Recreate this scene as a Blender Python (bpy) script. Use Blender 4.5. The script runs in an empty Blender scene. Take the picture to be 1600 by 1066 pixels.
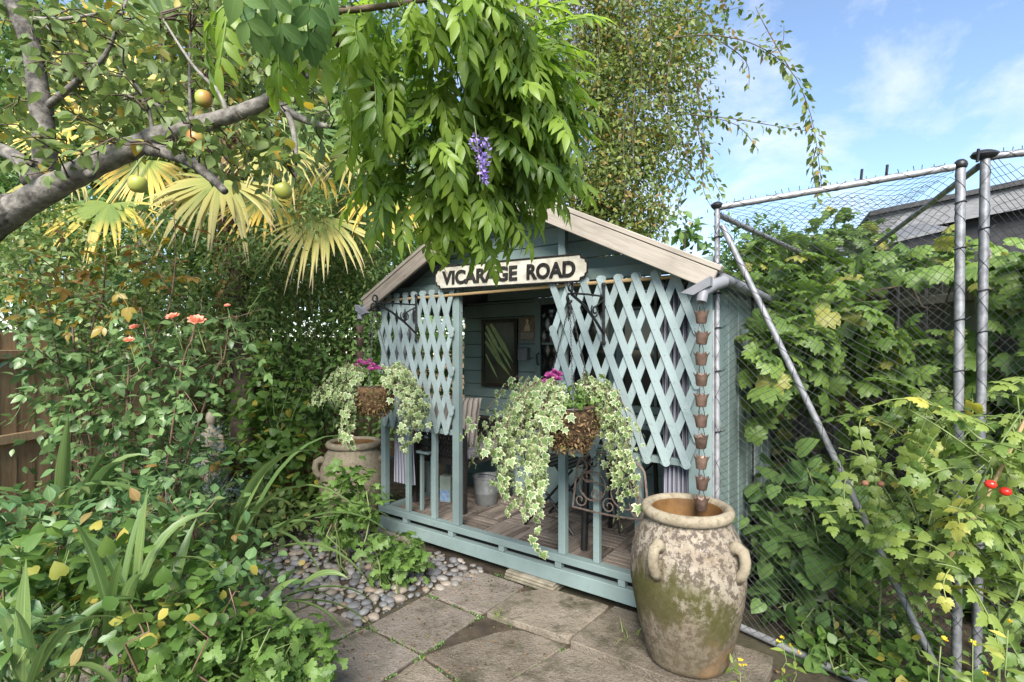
import bpy, bmesh, math, random
import numpy as np
from mathutils import Vector, Matrix

# ------------------------------------------------------------------ camera, sky, sun, exposure
SC = bpy.context.scene
COL = SC.collection
R = math.radians
cam_d = bpy.data.cameras.new('camera'); cam = bpy.data.objects.new('camera', cam_d); COL.objects.link(cam)
cam.location = (0, 0, 1.5); cam.rotation_euler = (R(90), 0, 0)
cam_d.lens = 18.0; cam_d.sensor_width = 36.0; cam_d.shift_y = 12/1600
cam_d.clip_start = 0.05; cam_d.clip_end = 2000
SC.camera = cam

SUN_DIR = Vector((-0.06, -0.78, 0.64)).normalized()      # towards the sun
sun_el = math.asin(SUN_DIR.z); sun_az = math.atan2(SUN_DIR.x, SUN_DIR.y)
W = bpy.data.worlds.new('World'); SC.world = W; W.use_nodes = True
nt = W.node_tree; nt.nodes.clear()
wo = nt.nodes.new('ShaderNodeOutputWorld'); bg = nt.nodes.new('ShaderNodeBackground')
sky = nt.nodes.new('ShaderNodeTexSky'); sky.sky_type = 'NISHITA'; sky.sun_disc = False
sky.sun_elevation = sun_el; sky.sun_rotation = sun_az; sky.air_density = 1.0; sky.dust_density = 0.0; sky.ozone_density = 2.2
tc = nt.nodes.new('ShaderNodeTexCoord'); mp = nt.nodes.new('ShaderNodeMapping')
mp.inputs['Scale'].default_value = (2.0, 2.0, 3.4); mp.inputs['Rotation'].default_value = (0.2, -0.45, 0.5); mp.inputs['Location'].default_value = (2.6, 1.4, 0.2)
ns = nt.nodes.new('ShaderNodeTexNoise'); ns.inputs['Scale'].default_value = 2.3; ns.inputs['Detail'].default_value = 7; ns.inputs['Roughness'].default_value = 0.62
ns.inputs['Distortion'].default_value = 0.25
cr = nt.nodes.new('ShaderNodeValToRGB'); cr.color_ramp.elements[0].position = 0.43; cr.color_ramp.elements[1].position = 0.70
cr.color_ramp.elements[0].color = (0.04, 0.04, 0.04, 1); cr.color_ramp.elements[1].color = (0.75, 0.75, 0.75, 1)
mx = nt.nodes.new('ShaderNodeMix'); mx.data_type = 'RGBA'
mx.inputs['B'].default_value = (4.2, 4.4, 4.7, 1)
L = nt.links.new
L(tc.outputs['Generated'], mp.inputs['Vector']); L(mp.outputs['Vector'], ns.inputs['Vector']); L(ns.outputs['Fac'], cr.inputs['Fac'])
L(cr.outputs['Color'], mx.inputs['Factor']); L(sky.outputs['Color'], mx.inputs['A']); L(mx.outputs['Result'], bg.inputs['Color'])
bg.inputs['Strength'].default_value = 0.093
L(bg.outputs['Background'], wo.inputs['Surface'])

sd = bpy.data.lights.new('sun', 'SUN'); sd.energy = 3.3; sd.angle = R(32.0); sd.color = (1.0, 0.95, 0.87)
sun = bpy.data.objects.new('sun', sd); COL.objects.link(sun)
sun.rotation_euler = SUN_DIR.to_track_quat('Z', 'Y').to_euler(); sun.location = SUN_DIR*30

vs = SC.view_settings; vs.view_transform = 'Standard'; vs.look = 'None'; vs.gamma = 1.0; vs.use_curve_mapping = False
vs.exposure = 1.6
SC.cycles.use_denoising = True
SC.cycles.max_bounces = 8; SC.cycles.diffuse_bounces = 6; SC.cycles.glossy_bounces = 2; SC.cycles.transmission_bounces = 5; SC.cycles.transparent_max_bounces = 8

# ------------------------------------------------------------------ helpers
def at(px, py, d):                       # a point at distance d along the view, from photo pixels (1600 wide)
    return Vector(((px-800)/800*d, d, 1.5+(545-py)/800*d))
def atg(px, py, z=0.0):
    d = (1.5-z)*800/(py-545)
    return Vector(((px-800)/800*d, d, z))
def tag(o, label=None, cat=None, group=None, kind=None):
    if label: o['label'] = label
    if cat: o['category'] = cat
    if group: o['group'] = group
    if kind: o['kind'] = kind
    return o
def thing(name, label, cat, loc=(0, 0, 0), rotz=0.0, group=None):
    o = bpy.data.objects.new(name, None); COL.objects.link(o); o.empty_display_size = 0.1
    o.location = loc; o.rotation_euler = (0, 0, rotz)
    return tag(o, label, cat, group)
def link(name, me, parent=None):
    o = bpy.data.objects.new(name, me); COL.objects.link(o)
    if parent is not None: o.parent = parent
    return o
def copy_tree(o, parent=None):
    c = o.copy(); COL.objects.link(c); c.parent = parent
    for ch in list(o.children): copy_tree(ch, c)
    return c

class MB:
    def __init__(s): s.v = []; s.f = []
    def add(s, vs, fs):
        b = len(s.v); s.v += [tuple(p) for p in vs]; s.f += [tuple(i+b for i in f) for f in fs]; return s
    def box(s, x0, x1, y0, y1, z0, z1, M=None):
        p = [Vector((x, y, z)) for z in (z0, z1) for y in (y0, y1) for x in (x0, x1)]
        if M is not None: p = [M @ q for q in p]
        return s.add(p, [(0, 2, 3, 1), (4, 5, 7, 6), (0, 1, 5, 4), (2, 6, 7, 3), (0, 4, 6, 2), (1, 3, 7, 5)])
    def prism(s, poly, y0, y1, M=None):        # poly in x,z extruded along y
        n = len(poly); p = [Vector((a, y0, b)) for a, b in poly]+[Vector((a, y1, b)) for a, b in poly]
        if M is not None: p = [M @ q for q in p]
        return s.add(p, [tuple(range(n)), tuple(range(2*n-1, n-1, -1))]+[(i, i+n, (i+1) % n+n, (i+1) % n) for i in range(n)])
    def tube(s, path, rad, n=6, cap=True, close=False):
        path = [Vector(p) for p in path]; m = len(path)
        if not hasattr(rad, '__len__'): rad = [rad]*m
        vs = []; ref = None
        for i, p in enumerate(path):
            if close: d = path[(i+1) % m]-path[i-1]
            else: d = path[min(i+1, m-1)]-path[max(i-1, 0)]
            if d.length < 1e-9: d = Vector((0, 0, 1))
            d.normalize()
            if ref is None: ref = d.orthogonal().normalized()
            a = ref-d*ref.dot(d)
            if a.length < 1e-6: a = d.orthogonal()
            a.normalize(); ref = a; b = d.cross(a)
            for k in range(n):
                t = 2*math.pi*k/n; vs.append(p+(a*math.cos(t)+b*math.sin(t))*rad[i])
        fs = []
        for i in range(m if close else m-1):
            j = (i+1) % m
            for k in range(n): fs.append((i*n+k, i*n+(k+1) % n, j*n+(k+1) % n, j*n+k))
        if cap and not close: fs += [tuple(range(n-1, -1, -1)), tuple((m-1)*n+k for k in range(n))]
        return s.add(vs, fs)
    def lathe(s, prof, n=32, c=(0, 0, 0), fn=None):
        vs = []
        for i, (r, z) in enumerate(prof):
            for k in range(n):
                t = 2*math.pi*k/n; rr, zz = (r, z) if fn is None else fn(i, k, r, z)
                vs.append((c[0]+rr*math.cos(t), c[1]+rr*math.sin(t), c[2]+zz))
        fs = []
        for i in range(len(prof)-1):
            for k in range(n): fs.append((i*n+k, i*n+(k+1) % n, (i+1)*n+(k+1) % n, (i+1)*n+k))
        fs += [tuple(range(n-1, -1, -1)), tuple((len(prof)-1)*n+k for k in range(n))]
        return s.add(vs, fs)
    def ball(s, c, r, seg=8, rings=6, sq=(1, 1, 1)):
        prof = [(max(math.sin(math.pi*i/rings), 1e-3)*r, -math.cos(math.pi*i/rings)*r) for i in range(rings+1)]
        b = len(s.v); s.lathe(prof, seg); 
        for i in range(b, len(s.v)):
            p = s.v[i]; s.v[i] = (c[0]+p[0]*sq[0], c[1]+p[1]*sq[1], c[2]+p[2]*sq[2])
        return s
    def mesh(s, name, mat, smooth=False, bevel=0.0, seg=1):
        me = bpy.data.meshes.new(name); me.from_pydata(s.v, [], s.f); me.update()
        if bevel > 0:
            bm = bmesh.new(); bm.from_mesh(me)
            es = [e for e in bm.edges if e.is_manifold and e.calc_face_angle(0) > 0.6]
            bmesh.ops.bevel(bm, geom=es, offset=bevel, segments=seg, affect='EDGES', profile=0.6)
            bm.to_mesh(me); bm.free()
        if smooth:
            me.polygons.foreach_set('use_smooth', [True]*len(me.polygons))
            if smooth != 'all':
                try: me.set_sharp_from_angle(angle=R(40))
                except Exception: pass
        if mat: me.materials.append(mat)
        return me
    def build(s, name, mat, parent=None, smooth=False, bevel=0.0, seg=1):
        return link(name, s.mesh(name, mat, smooth, bevel, seg), parent)

# ------------------------------------------------------------------ materials
class NT:
    def __init__(s, name):
        m = bpy.data.materials.new(name); m.use_nodes = True; s.m = m; s.t = m.node_tree; s.t.nodes.clear()
        s.out = s.n('OutputMaterial'); s.b = s.n('BsdfPrincipled'); s.l(s.b.outputs[0], s.out.inputs['Surface'])
    def n(s, k, **kw):
        x = s.t.nodes.new('ShaderNode'+k)
        for a, v in kw.items(): setattr(x, a, v)
        return x
    def l(s, a, b): s.t.links.new(a, b)
    def coord(s, scale=(1, 1, 1), kind='Object'):
        c = s.n('TexCoord'); mpp = s.n('Mapping'); mpp.inputs['Scale'].default_value = scale
        s.l(c.outputs[kind], mpp.inputs['Vector']); return mpp.outputs['Vector']
    def noise(s, vec, scale, detail=4, rough=0.6, dist=0.0):
        x = s.n('TexNoise'); x.inputs['Scale'].default_value = scale; x.inputs['Detail'].default_value = detail
        x.inputs['Roughness'].default_value = rough; x.inputs['Distortion'].default_value = dist; s.l(vec, x.inputs['Vector']); return x.outputs['Fac']
    def ramp(s, fac, stops, interp='LINEAR'):
        x = s.n('ValToRGB'); cr = x.color_ramp; cr.interpolation = interp
        while len(cr.elements) < len(stops): cr.elements.new(0.5)
        for e, (p, c) in zip(cr.elements, stops):
            e.position = p
            if not hasattr(c, '__len__'): c = (c, c, c)
            e.color = (*c[:3], 1)
        s.l(fac, x.inputs['Fac']); return x.outputs['Color']
    def mix(s, fac, a, b, mode='MIX'):
        x = s.n('Mix', data_type='RGBA', blend_type=mode)
        for sock, v in (('Factor', fac), ('A', a), ('B', b)):
            i = [q for q in x.inputs if q.name == sock and q.enabled][0]
            if hasattr(v, 'is_linked') or isinstance(v, bpy.types.NodeSocket): s.l(v, i)
            elif sock == 'Factor': i.default_value = v
            else: i.default_value = (*v[:3], 1)
        return [q for q in x.outputs if q.enabled][0]
    def math(s, op, a, b=0.0, c=0.0):
        x = s.n('Math', operation=op)
        for i, v in enumerate((a, b, c)):
            if isinstance(v, bpy.types.NodeSocket): s.l(v, x.inputs[i])
            else: x.inputs[i].default_value = v
        return x.outputs[0]
    def bump(s, h, strength=0.3, dist=0.01):
        x = s.n('Bump'); x.inputs['Strength'].default_value = strength; x.inputs['Distance'].default_value = dist
        s.l(h, x.inputs['Height']); s.l(x.outputs[0], s.b.inputs['Normal'])
    def set(s, col=None, rough=None, metal=None, spec=None):
        for k, v in (('Base Color', col), ('Roughness', rough), ('Metallic', metal), ('Specular IOR Level', spec)):
            if v is None: continue
            if isinstance(v, bpy.types.NodeSocket): s.l(v, s.b.inputs[k])
            elif k == 'Base Color': s.b.inputs[k].default_value = (*v[:3], 1)
            else: s.b.inputs[k].default_value = v
        return s.m

def m_speckle(name, c1, c2, scale=8, rough=0.7, metal=0.0, bump=0.15, detail=5, stretch=(1, 1, 1), spec=0.4):
    t = NT(name); v = t.coord(stretch); f = t.noise(v, scale, detail)
    t.bump(f, bump, 0.01)
    oi = t.n('ObjectInfo'); f2 = t.math('ADD', f, t.math('MULTIPLY', t.math('SUBTRACT', oi.outputs['Random'], 0.5), 0.25))
    return t.set(t.ramp(f2, [(0.3, c1), (0.7, c2)]), rough, metal, spec)

def m_paint(name, c, dirt=(0.09, 0.12, 0.09), amt=0.35, rough=0.55):
    """painted sawn timber: slight tone shifts, grime and chips, fine brush grain"""
    t = NT(name); v = t.coord((1, 1, 1)); g = t.coord((30, 30, 4)); oi = t.n('ObjectInfo')
    tone = t.noise(v, 3.1, 3); fine = t.noise(g, 3, 4); spot = t.noise(v, 26, 6, 0.7)
    k = t.math('ADD', tone, t.math('MULTIPLY', t.math('SUBTRACT', oi.outputs['Random'], 0.5), 0.5))
    base = t.ramp(k, [(0.2, tuple(x*0.78 for x in c)), (0.55, c), (0.85, tuple(min(1, x*1.16) for x in c))])
    base = t.mix(t.math('MULTIPLY', t.ramp(spot, [(0.55, 0.0), (0.78, 1.0)]), amt), base, dirt)
    base = t.mix(t.ramp(t.noise(v, 60, 3, 0.6), [(0.72, 0.0), (0.76, 0.55)]), base, (0.30, 0.27, 0.21))
    t.bump(t.math('ADD', fine, t.math('MULTIPLY', spot, 0.5)), 0.25, 0.003)
    return t.set(base, t.ramp(spot, [(0.3, rough-0.1), (0.8, rough+0.2)]), 0, 0.35)

def m_wood(name, c1, c2, axis=(3, 40, 40), scale=2.0, knots=True, rough=0.75, green=None):
    t = NT(name); v = t.coord(axis); oi = t.n('ObjectInfo')
    off = t.n('VectorMath', operation='ADD'); t.l(v, off.inputs[0]); 
    cmb = t.n('CombineXYZ'); t.l(t.math('MULTIPLY', oi.outputs['Random'], 37.0), cmb.inputs[0]); t.l(cmb.outputs[0], off.inputs[1])
    g = t.noise(off.outputs[0], scale, 6, 0.65, 0.6); big = t.noise(t.coord((1, 1, 1)), 2.2, 3)
    k = t.math('ADD', g, t.math('MULTIPLY', t.math('SUBTRACT', oi.outputs['Random'], 0.5), 0.35))
    col = t.ramp(k, [(0.28, c1), (0.72, c2)])
    col = t.mix(t.ramp(big, [(0.5, 0.0), (0.75, 0.45)]), col, tuple(x*0.6 for x in c1))
    if knots:
        vo = t.n('TexVoronoi'); vo.inputs['Scale'].default_value = 4.0; t.l(t.coord((1, 2.2, 2.2)), vo.inputs['Vector'])
        col = t.mix(t.ramp(vo.outputs['Distance'], [(0.06, 0.85), (0.12, 0.0)]), col, (0.10, 0.065, 0.04))
    if green: col = t.mix(t.ramp(t.noise(t.coord((1, 1, 1)), 5, 4), [(0.52, 0.0), (0.72, 0.6)]), col, green)
    t.bump(g, 0.35, 0.004)
    return t.set(col, rough, 0, 0.25)

def m_leaf(name, c1, c2, c3=None, c3at=0.9, trans=0.32, rough=0.42, vein=0.25, margin=None, tip=None, spec=0.4, mottled=0.0, radial=False, stripes=0.0):
    """leaf: own colour per leaf, pale midrib (uv.x = 0 at midrib, 1 at margin; uv.y = 0 base, 1 tip)"""
    t = NT(name)
    a = t.n('Attribute'); a.attribute_name = 'rnd'; oi = t.n('ObjectInfo')
    k = t.math('FRACT', t.math('ADD', a.outputs['Fac'], t.math('MULTIPLY', oi.outputs['Random'], 7.31)))
    stops = [(0.0, c1), (0.75, c2)]
    if c3 is not None: stops = [(0.0, c1), (c3at-0.06, c2), (c3at, c3), (1.0, c3)]
    col = t.ramp(k, stops)
    uv = t.n('UVMap'); uv.uv_map = 'UVMap'; sx = t.n('SeparateXYZ'); t.l(uv.outputs[0], sx.inputs[0])
    if tip is not None:
        w = t.math('ADD', sx.outputs[1], t.math('MULTIPLY', t.math('SUBTRACT', k, 0.5), 0.5))
        col = t.mix(t.ramp(w, [(tip[1], 0.0), (tip[2], 1.0)]), col, tip[0])
        if len(tip) > 3: col = t.mix(t.ramp(sx.outputs[1], [(tip[4], 0.0), (tip[4]+0.08, 0.85)]), col, tip[3])
    if margin is not None:
        nz = t.noise(t.coord((1, 1, 1), 'Object'), 55, 3)
        e = t.math('ADD', sx.outputs[0], t.math('MULTIPLY', t.math('SUBTRACT', nz, 0.5), 0.9))
        col = t.mix(t.ramp(e, [(margin[1], 0.0), (margin[1]+0.12, 1.0)]), col, margin[0])
    if vein: col = t.mix(t.ramp(sx.outputs[1 if radial else 0], [(0.04, vein), (0.14, 0.0)]), col, (0.32, 0.40, 0.16))
    if stripes:
        cx = t.n('CombineXYZ'); t.l(t.math('MULTIPLY', sx.outputs[0], 14.0), cx.inputs[0]); t.l(t.math('MULTIPLY', sx.outputs[1], 1.3), cx.inputs[1]); t.l(t.math('MULTIPLY', k, 9.0), cx.inputs[2])
        col = t.mix(t.ramp(t.noise(cx.outputs[0], 1.0, 2), [(0.42, stripes), (0.58, 0.0)]), col, tuple(x*0.45 for x in c1))
    if mottled:
        nz = t.noise(t.coord((1, 1, 1), 'Object'), 30, 4, 0.7)
        col = t.mix(t.ramp(nz, [(0.58, 0.0), (0.70, mottled)]), col, (0.22, 0.13, 0.04))
    t.set(col, rough, 0, spec)
    tr = t.n('BsdfTranslucent'); hs = t.n('HueSaturation'); hs.inputs['Saturation'].default_value = 1.1; hs.inputs['Value'].default_value = 1.75
    t.l(col, hs.inputs['Color']); t.l(hs.outputs[0], tr.inputs['Color'])
    ms = t.n('MixShader'); ms.inputs[0].default_value = trans
    t.l(t.b.outputs[0], ms.inputs[1]); t.l(tr.outputs[0], ms.inputs[2]); t.l(ms.outputs[0], t.out.inputs['Surface'])
    return t.m

M = {}
TEAL = (0.187, 0.245, 0.238)
M['teal'] = m_paint('teal_paint', TEAL)
M['teal_shade'] = m_paint('shaded_teal_paint', (0.19, 0.258, 0.240), amt=0.3, rough=0.6)  # same teal paint, colour lifted to brighten the shaded porch walls
M['slat'] = m_paint('pale_teal_paint', (0.258, 0.318, 0.318), amt=0.5, rough=0.5)
M['barge'] = m_wood('weathered_pine', (0.185, 0.155, 0.125), (0.36, 0.318, 0.27), (2.2, 30, 30))
M['rod'] = m_wood('bamboo_rod', (0.28, 0.19, 0.09), (0.45, 0.32, 0.17), (2, 20, 20), knots=False)
M['deck'] = m_wood('grey_deck_wood', (0.085, 0.068, 0.055), (0.26, 0.215, 0.18), (4, 30, 30), knots=False, green=(0.10, 0.11, 0.06))
M['fence'] = m_wood('brown_fence_wood', (0.26, 0.165, 0.09), (0.50, 0.345, 0.20), (30, 30, 2.2))
M['fence_grey'] = m_wood('grey_fence_wood', (0.10, 0.095, 0.085), (0.24, 0.22, 0.19), (30, 30, 2.2), green=(0.09, 0.11, 0.06))
M['dark'] = m_speckle('dark_void', (0.012, 0.012, 0.012), (0.03, 0.028, 0.026))
M['felt'] = m_speckle('roof_felt', (0.03, 0.03, 0.032), (0.075, 0.075, 0.078), 60, 0.9)
M['slate'] = m_speckle('slate', (0.085, 0.088, 0.095), (0.17, 0.172, 0.18), 12, 0.6, stretch=(1, 1, 6))
M['iron'] = m_speckle('black_iron', (0.012, 0.012, 0.013), (0.03, 0.028, 0.026), 40, 0.4, 0.3)
M['rusty'] = m_speckle('rusty_iron', (0.075, 0.055, 0.045), (0.20, 0.15, 0.12), 45, 0.75, 0.2, 0.4)
M['chain'] = m_speckle('dull_chain', (0.05, 0.047, 0.043), (0.16, 0.15, 0.14), 60, 0.5, 0.6)
M['plastic_grey'] = m_speckle('grey_plastic', (0.14, 0.142, 0.155), (0.24, 0.243, 0.26), 5, 0.5)
M['copper'] = m_speckle('aged_copper', (0.10, 0.065, 0.05), (0.27, 0.175, 0.135), 18, 0.5, 0.4, 0.2)
M['steel'] = m_speckle('galvanised_steel', (0.15, 0.152, 0.16), (0.36, 0.363, 0.375), 22, 0.5, 0.4, 0.15)
M['net'] = m_speckle('black_net', (0.018, 0.018, 0.018), (0.065, 0.065, 0.067), 4, 0.5)
M['tie'] = m_speckle('black_cable_tie', (0.01, 0.01, 0.011), (0.02, 0.02, 0.022), 30, 0.4)
M['wicker'] = m_speckle('dark_wicker', (0.014, 0.012, 0.011), (0.05, 0.042, 0.038), 60, 0.5)
M['seat'] = m_speckle('grey_cushion', (0.15, 0.14, 0.165), (0.22, 0.205, 0.235), 12, 0.9, bump=0.1)
M['bark'] = m_speckle('grey_bark', (0.04, 0.036, 0.031), (0.27, 0.247, 0.215), 24, 0.9, 0, 1.0, 10)
M['twig'] = m_speckle('brown_twig', (0.045, 0.033, 0.022), (0.14, 0.105, 0.075), 25, 0.85, 0, 0.5)
M['dark_bark'] = m_speckle('dark_bark', (0.02, 0.016, 0.012), (0.085, 0.066, 0.048), 18, 0.9, 0, 0.8)
M['green_stem'] = m_speckle('green_stem', (0.09, 0.13, 0.04), (0.20, 0.25, 0.09), 12, 0.6)
M['red_stem'] = m_speckle('reddish_stem', (0.10, 0.055, 0.035), (0.21, 0.13, 0.09), 12, 0.6)
M['moss_liner'] = m_speckle('moss_liner', (0.035, 0.02, 0.01), (0.19, 0.115, 0.055), 45, 0.95, 0, 1.0, 8)
M['zinc'] = m_speckle('zinc_bucket', (0.20, 0.21, 0.21), (0.36, 0.37, 0.37), 16, 0.4, 0.6)
M['white'] = m_speckle('dirty_white_enamel', (0.17, 0.145, 0.105), (0.47, 0.445, 0.37), 11, 0.6, 0, 0.1, 8)
M['ink'] = m_speckle('black_letter_paint', (0.008, 0.008, 0.008), (0.03, 0.028, 0.025), 40, 0.7, spec=0.1)
M['stone'] = m_speckle('weathered_stone', (0.10, 0.08, 0.055), (0.36, 0.31, 0.24), 14, 0.9, 0, 0.5)
M['block'] = m_speckle('mossy_concrete_block', (0.12, 0.105, 0.07), (0.30, 0.265, 0.20), 12, 0.9, 0, 0.5)
M['terracotta'] = m_speckle('terracotta', (0.16, 0.07, 0.04), (0.30, 0.14, 0.08), 8, 0.85)
M['pink'] = m_leaf('pink_petal', (0.36, 0.05, 0.22), (0.56, 0.14, 0.38), trans=0.3, vein=0)
M['rose_petal'] = m_leaf('coral_petal', (0.60, 0.17, 0.10), (0.78, 0.40, 0.28), trans=0.3, vein=0)
M['white_petal'] = m_leaf('cream_petal', (0.66, 0.62, 0.42), (0.80, 0.78, 0.66), trans=0.3, vein=0)
M['yellow_petal'] = m_leaf('yellow_petal', (0.70, 0.52, 0.03), (0.80, 0.66, 0.08), trans=0.3, vein=0)
M['purple_petal'] = m_leaf('purple_petal', (0.16, 0.10, 0.36), (0.40, 0.30, 0.62), trans=0.3, vein=0)
M['tomato'] = NT('tomato_skin').set((0.62, 0.03, 0.015), 0.25, 0, 0.5)

def m_soil():
    t = NT('soil'); v = t.coord((1, 1, 1)); f = t.noise(v, 9, 8, 0.7); g = t.noise(v, 0.9, 3)
    col = t.ramp(f, [(0.3, (0.018, 0.012, 0.007)), (0.7, (0.085, 0.06, 0.04))])
    col = t.mix(t.ramp(g, [(0.45, 0.0), (0.65, 0.45)]), col, (0.04, 0.055, 0.018)); t.bump(f, 0.9, 0.03)
    return t.set(col, 0.95)
M['soil'] = m_soil()
def m_paving(name, a, b, speck, moss):
    t = NT(name); v = t.coord((1, 1, 1)); oi = t.n('ObjectInfo')
    w = t.n('VectorMath', operation='ADD'); t.l(v, w.inputs[0]); cmb = t.n('CombineXYZ')
    t.l(t.math('MULTIPLY', oi.outputs['Random'], 19.0), cmb.inputs[0]); t.l(cmb.outputs[0], w.inputs[1]); v = w.outputs[0]
    big = t.noise(v, 2.6, 5, 0.65); fine = t.noise(v, 95, 4, 0.7)
    k = t.math('ADD', big, t.math('MULTIPLY', t.math('SUBTRACT', oi.outputs['Random'], 0.5), 0.16))
    col = t.ramp(k, [(0.28, a), (0.70, b)])
    col = t.mix(t.ramp(fine, [(0.35, 0.55), (0.5, 0.0)]), col, tuple(x*0.4 for x in a))
    vo = t.n('TexVoronoi'); vo.inputs['Scale'].default_value = speck; t.l(v, vo.inputs['Vector'])
    sel = t.math('MULTIPLY', t.ramp(vo.outputs['Distance'], [(0.25, 1.0), (0.36, 0.0)]), t.ramp(vo.outputs['Color'], [(0.45, 0.0), (0.6, 0.75)]))
    col = t.mix(t.math('MULTIPLY', sel, 0.7), col, (0.33, 0.27, 0.205))
    mo = t.noise(v, 4.2, 6, 0.7)
    col = t.mix(t.ramp(mo, [(0.50, 0.0), (0.68, moss)]), col, (0.034, 0.034, 0.014))
    t.bump(t.math('ADD', t.math('ADD', fine, t.math('MULTIPLY', sel, 0.6)), t.math('MULTIPLY', t.noise(v, 16, 5, 0.7), 2.2)), 0.9, 0.009)
    return t.set(col, 0.9, 0, 0.2)
M['slab'] = m_paving('concrete_slab', (0.152, 0.128, 0.106), (0.29, 0.25, 0.21), 95, 0.65)
M['slab_rough'] = m_paving('exposed_aggregate', (0.118, 0.097, 0.073), (0.28, 0.237, 0.185), 75, 0.9)

def m_pebble():
    t = NT('pebble_stone'); v = t.coord((1, 1, 1)); oi = t.n('ObjectInfo')
    c = t.ramp(oi.outputs['Random'], [(0.0, (0.118, 0.118, 0.122)), (0.4, (0.178, 0.178, 0.185)), (0.62, (0.222, 0.2, 0.178)), (0.78, (0.252, 0.185, 0.126)), (0.9, (0.311, 0.281, 0.244)), (1.0, (0.148, 0.163, 0.185))])
    f = t.noise(v, 22, 5); c = t.mix(t.ramp(f, [(0.4, 0.35), (0.6, 0.0)]), c, (0.08, 0.075, 0.07)); t.bump(f, 0.2, 0.004)
    return t.set(c, 0.55, 0, 0.45)
M['pebble'] = m_pebble()

def m_jar(name, weather):
    """old terracotta jar: pale lime bloom with dark lichen, moss and rust stains (shapes of their own)"""
    t = NT(name); v = t.coord((1, 1, 1)); sx = t.n('SeparateXYZ'); c = t.n('TexCoord'); t.l(c.outputs['Object'], sx.inputs[0]); z = sx.outputs[2]
    x = sx.outputs[0]
    n1 = t.noise(v, 5, 6, 0.65); n2 = t.noise(v, 34, 7, 0.75); n3 = t.noise(v, 2.3, 4, 0.6); n4 = t.noise(v, 85, 4, 0.7)
    col = t.ramp(n1, [(0.3, (0.20, 0.165, 0.115)), (0.65, (0.31, 0.265, 0.19))])
    body = t.ramp(z, [(0.60, 1.0), (0.70, 0.0)])
    wob = t.math('ADD', n3, t.math('MULTIPLY', n2, 0.25))
    if weather:
        lime = t.math('MULTIPLY', t.ramp(n1, [(0.34, 0.0), (0.56, 1.0)]), body)
        col = t.mix(lime, t.mix(body, col, (0.19, 0.145, 0.10)), (0.29, 0.25, 0.195))
        col = t.mix(t.math('MULTIPLY', t.ramp(n2, [(0.47, 0.0), (0.54, 0.92)]), body), col, (0.085, 0.066, 0.052))
        col = t.mix(t.math('MULTIPLY', t.ramp(n4, [(0.59, 0.0), (0.66, 0.6)]), body), col, (0.44, 0.415, 0.36))
        drip = t.noise(t.coord((1, 1, 0.16)), 11, 5, 0.65)
        z2 = t.math('ADD', z, t.math('ADD', t.math('MULTIPLY', t.math('SUBTRACT', n3, 0.5), 0.34), t.math('MULTIPLY', t.math('SUBTRACT', drip, 0.5), 0.42)))
        side = t.math('ADD', t.math('MULTIPLY', x, -0.50), t.math('ADD', t.math('MULTIPLY', wob, 0.7), t.math('MULTIPLY', drip, 0.3)))
        band = t.math('MULTIPLY', t.ramp(z2, [(0.17, 0.0), (0.22, 1.0), (0.36, 1.0), (0.45, 0.0)]), t.ramp(side, [(0.48, 0.0), (0.58, 0.92)]))
        col = t.mix(band, col, (0.055, 0.052, 0.012))
        foot = t.math('MULTIPLY', t.ramp(z2, [(0.0, 1.0), (0.18, 0.85), (0.28, 0.0)]), t.ramp(wob, [(0.40, 0.3), (0.75, 1.0)]))
        col = t.mix(foot, col, (0.085, 0.066, 0.038))
        col = t.mix(t.math('MULTIPLY', t.ramp(n1, [(0.56, 0.0), (0.66, 0.8)]), t.ramp(z, [(0.62, 0.0), (0.66, 1.0), (0.70, 0.0)])), col, (0.20, 0.15, 0.035))
        col = t.mix(t.math('MULTIPLY', t.ramp(n3, [(0.58, 0.0), (0.70, 0.6)]), t.ramp(z, [(0.05, 0.7), (0.45, 0.4), (0.5, 0.0)])), col, (0.33, 0.17, 0.07))
    else:
        col = t.mix(t.ramp(n2, [(0.46, 0.0), (0.62, 0.7)]), col, (0.14, 0.11, 0.07))
        col = t.mix(t.math('MULTIPLY', t.ramp(z, [(0.05, 0.9), (0.34, 0.0)]), t.ramp(wob, [(0.35, 0.2), (0.7, 1.0)])), col, (0.14, 0.10, 0.055))
    t.bump(t.math('ADD', n2, t.math('MULTIPLY', n4, 0.5)), 0.55, 0.006)
    return t.set(col, 0.88, 0, 0.25)
M['jar'] = m_jar('weathered_jar', True); M['jar_plain'] = m_jar('pale_jar', False)
M['rust_water'] = m_speckle('rust_stained_inside', (0.075, 0.036, 0.012), (0.20, 0.105, 0.035), 9, 0.6)

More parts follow.
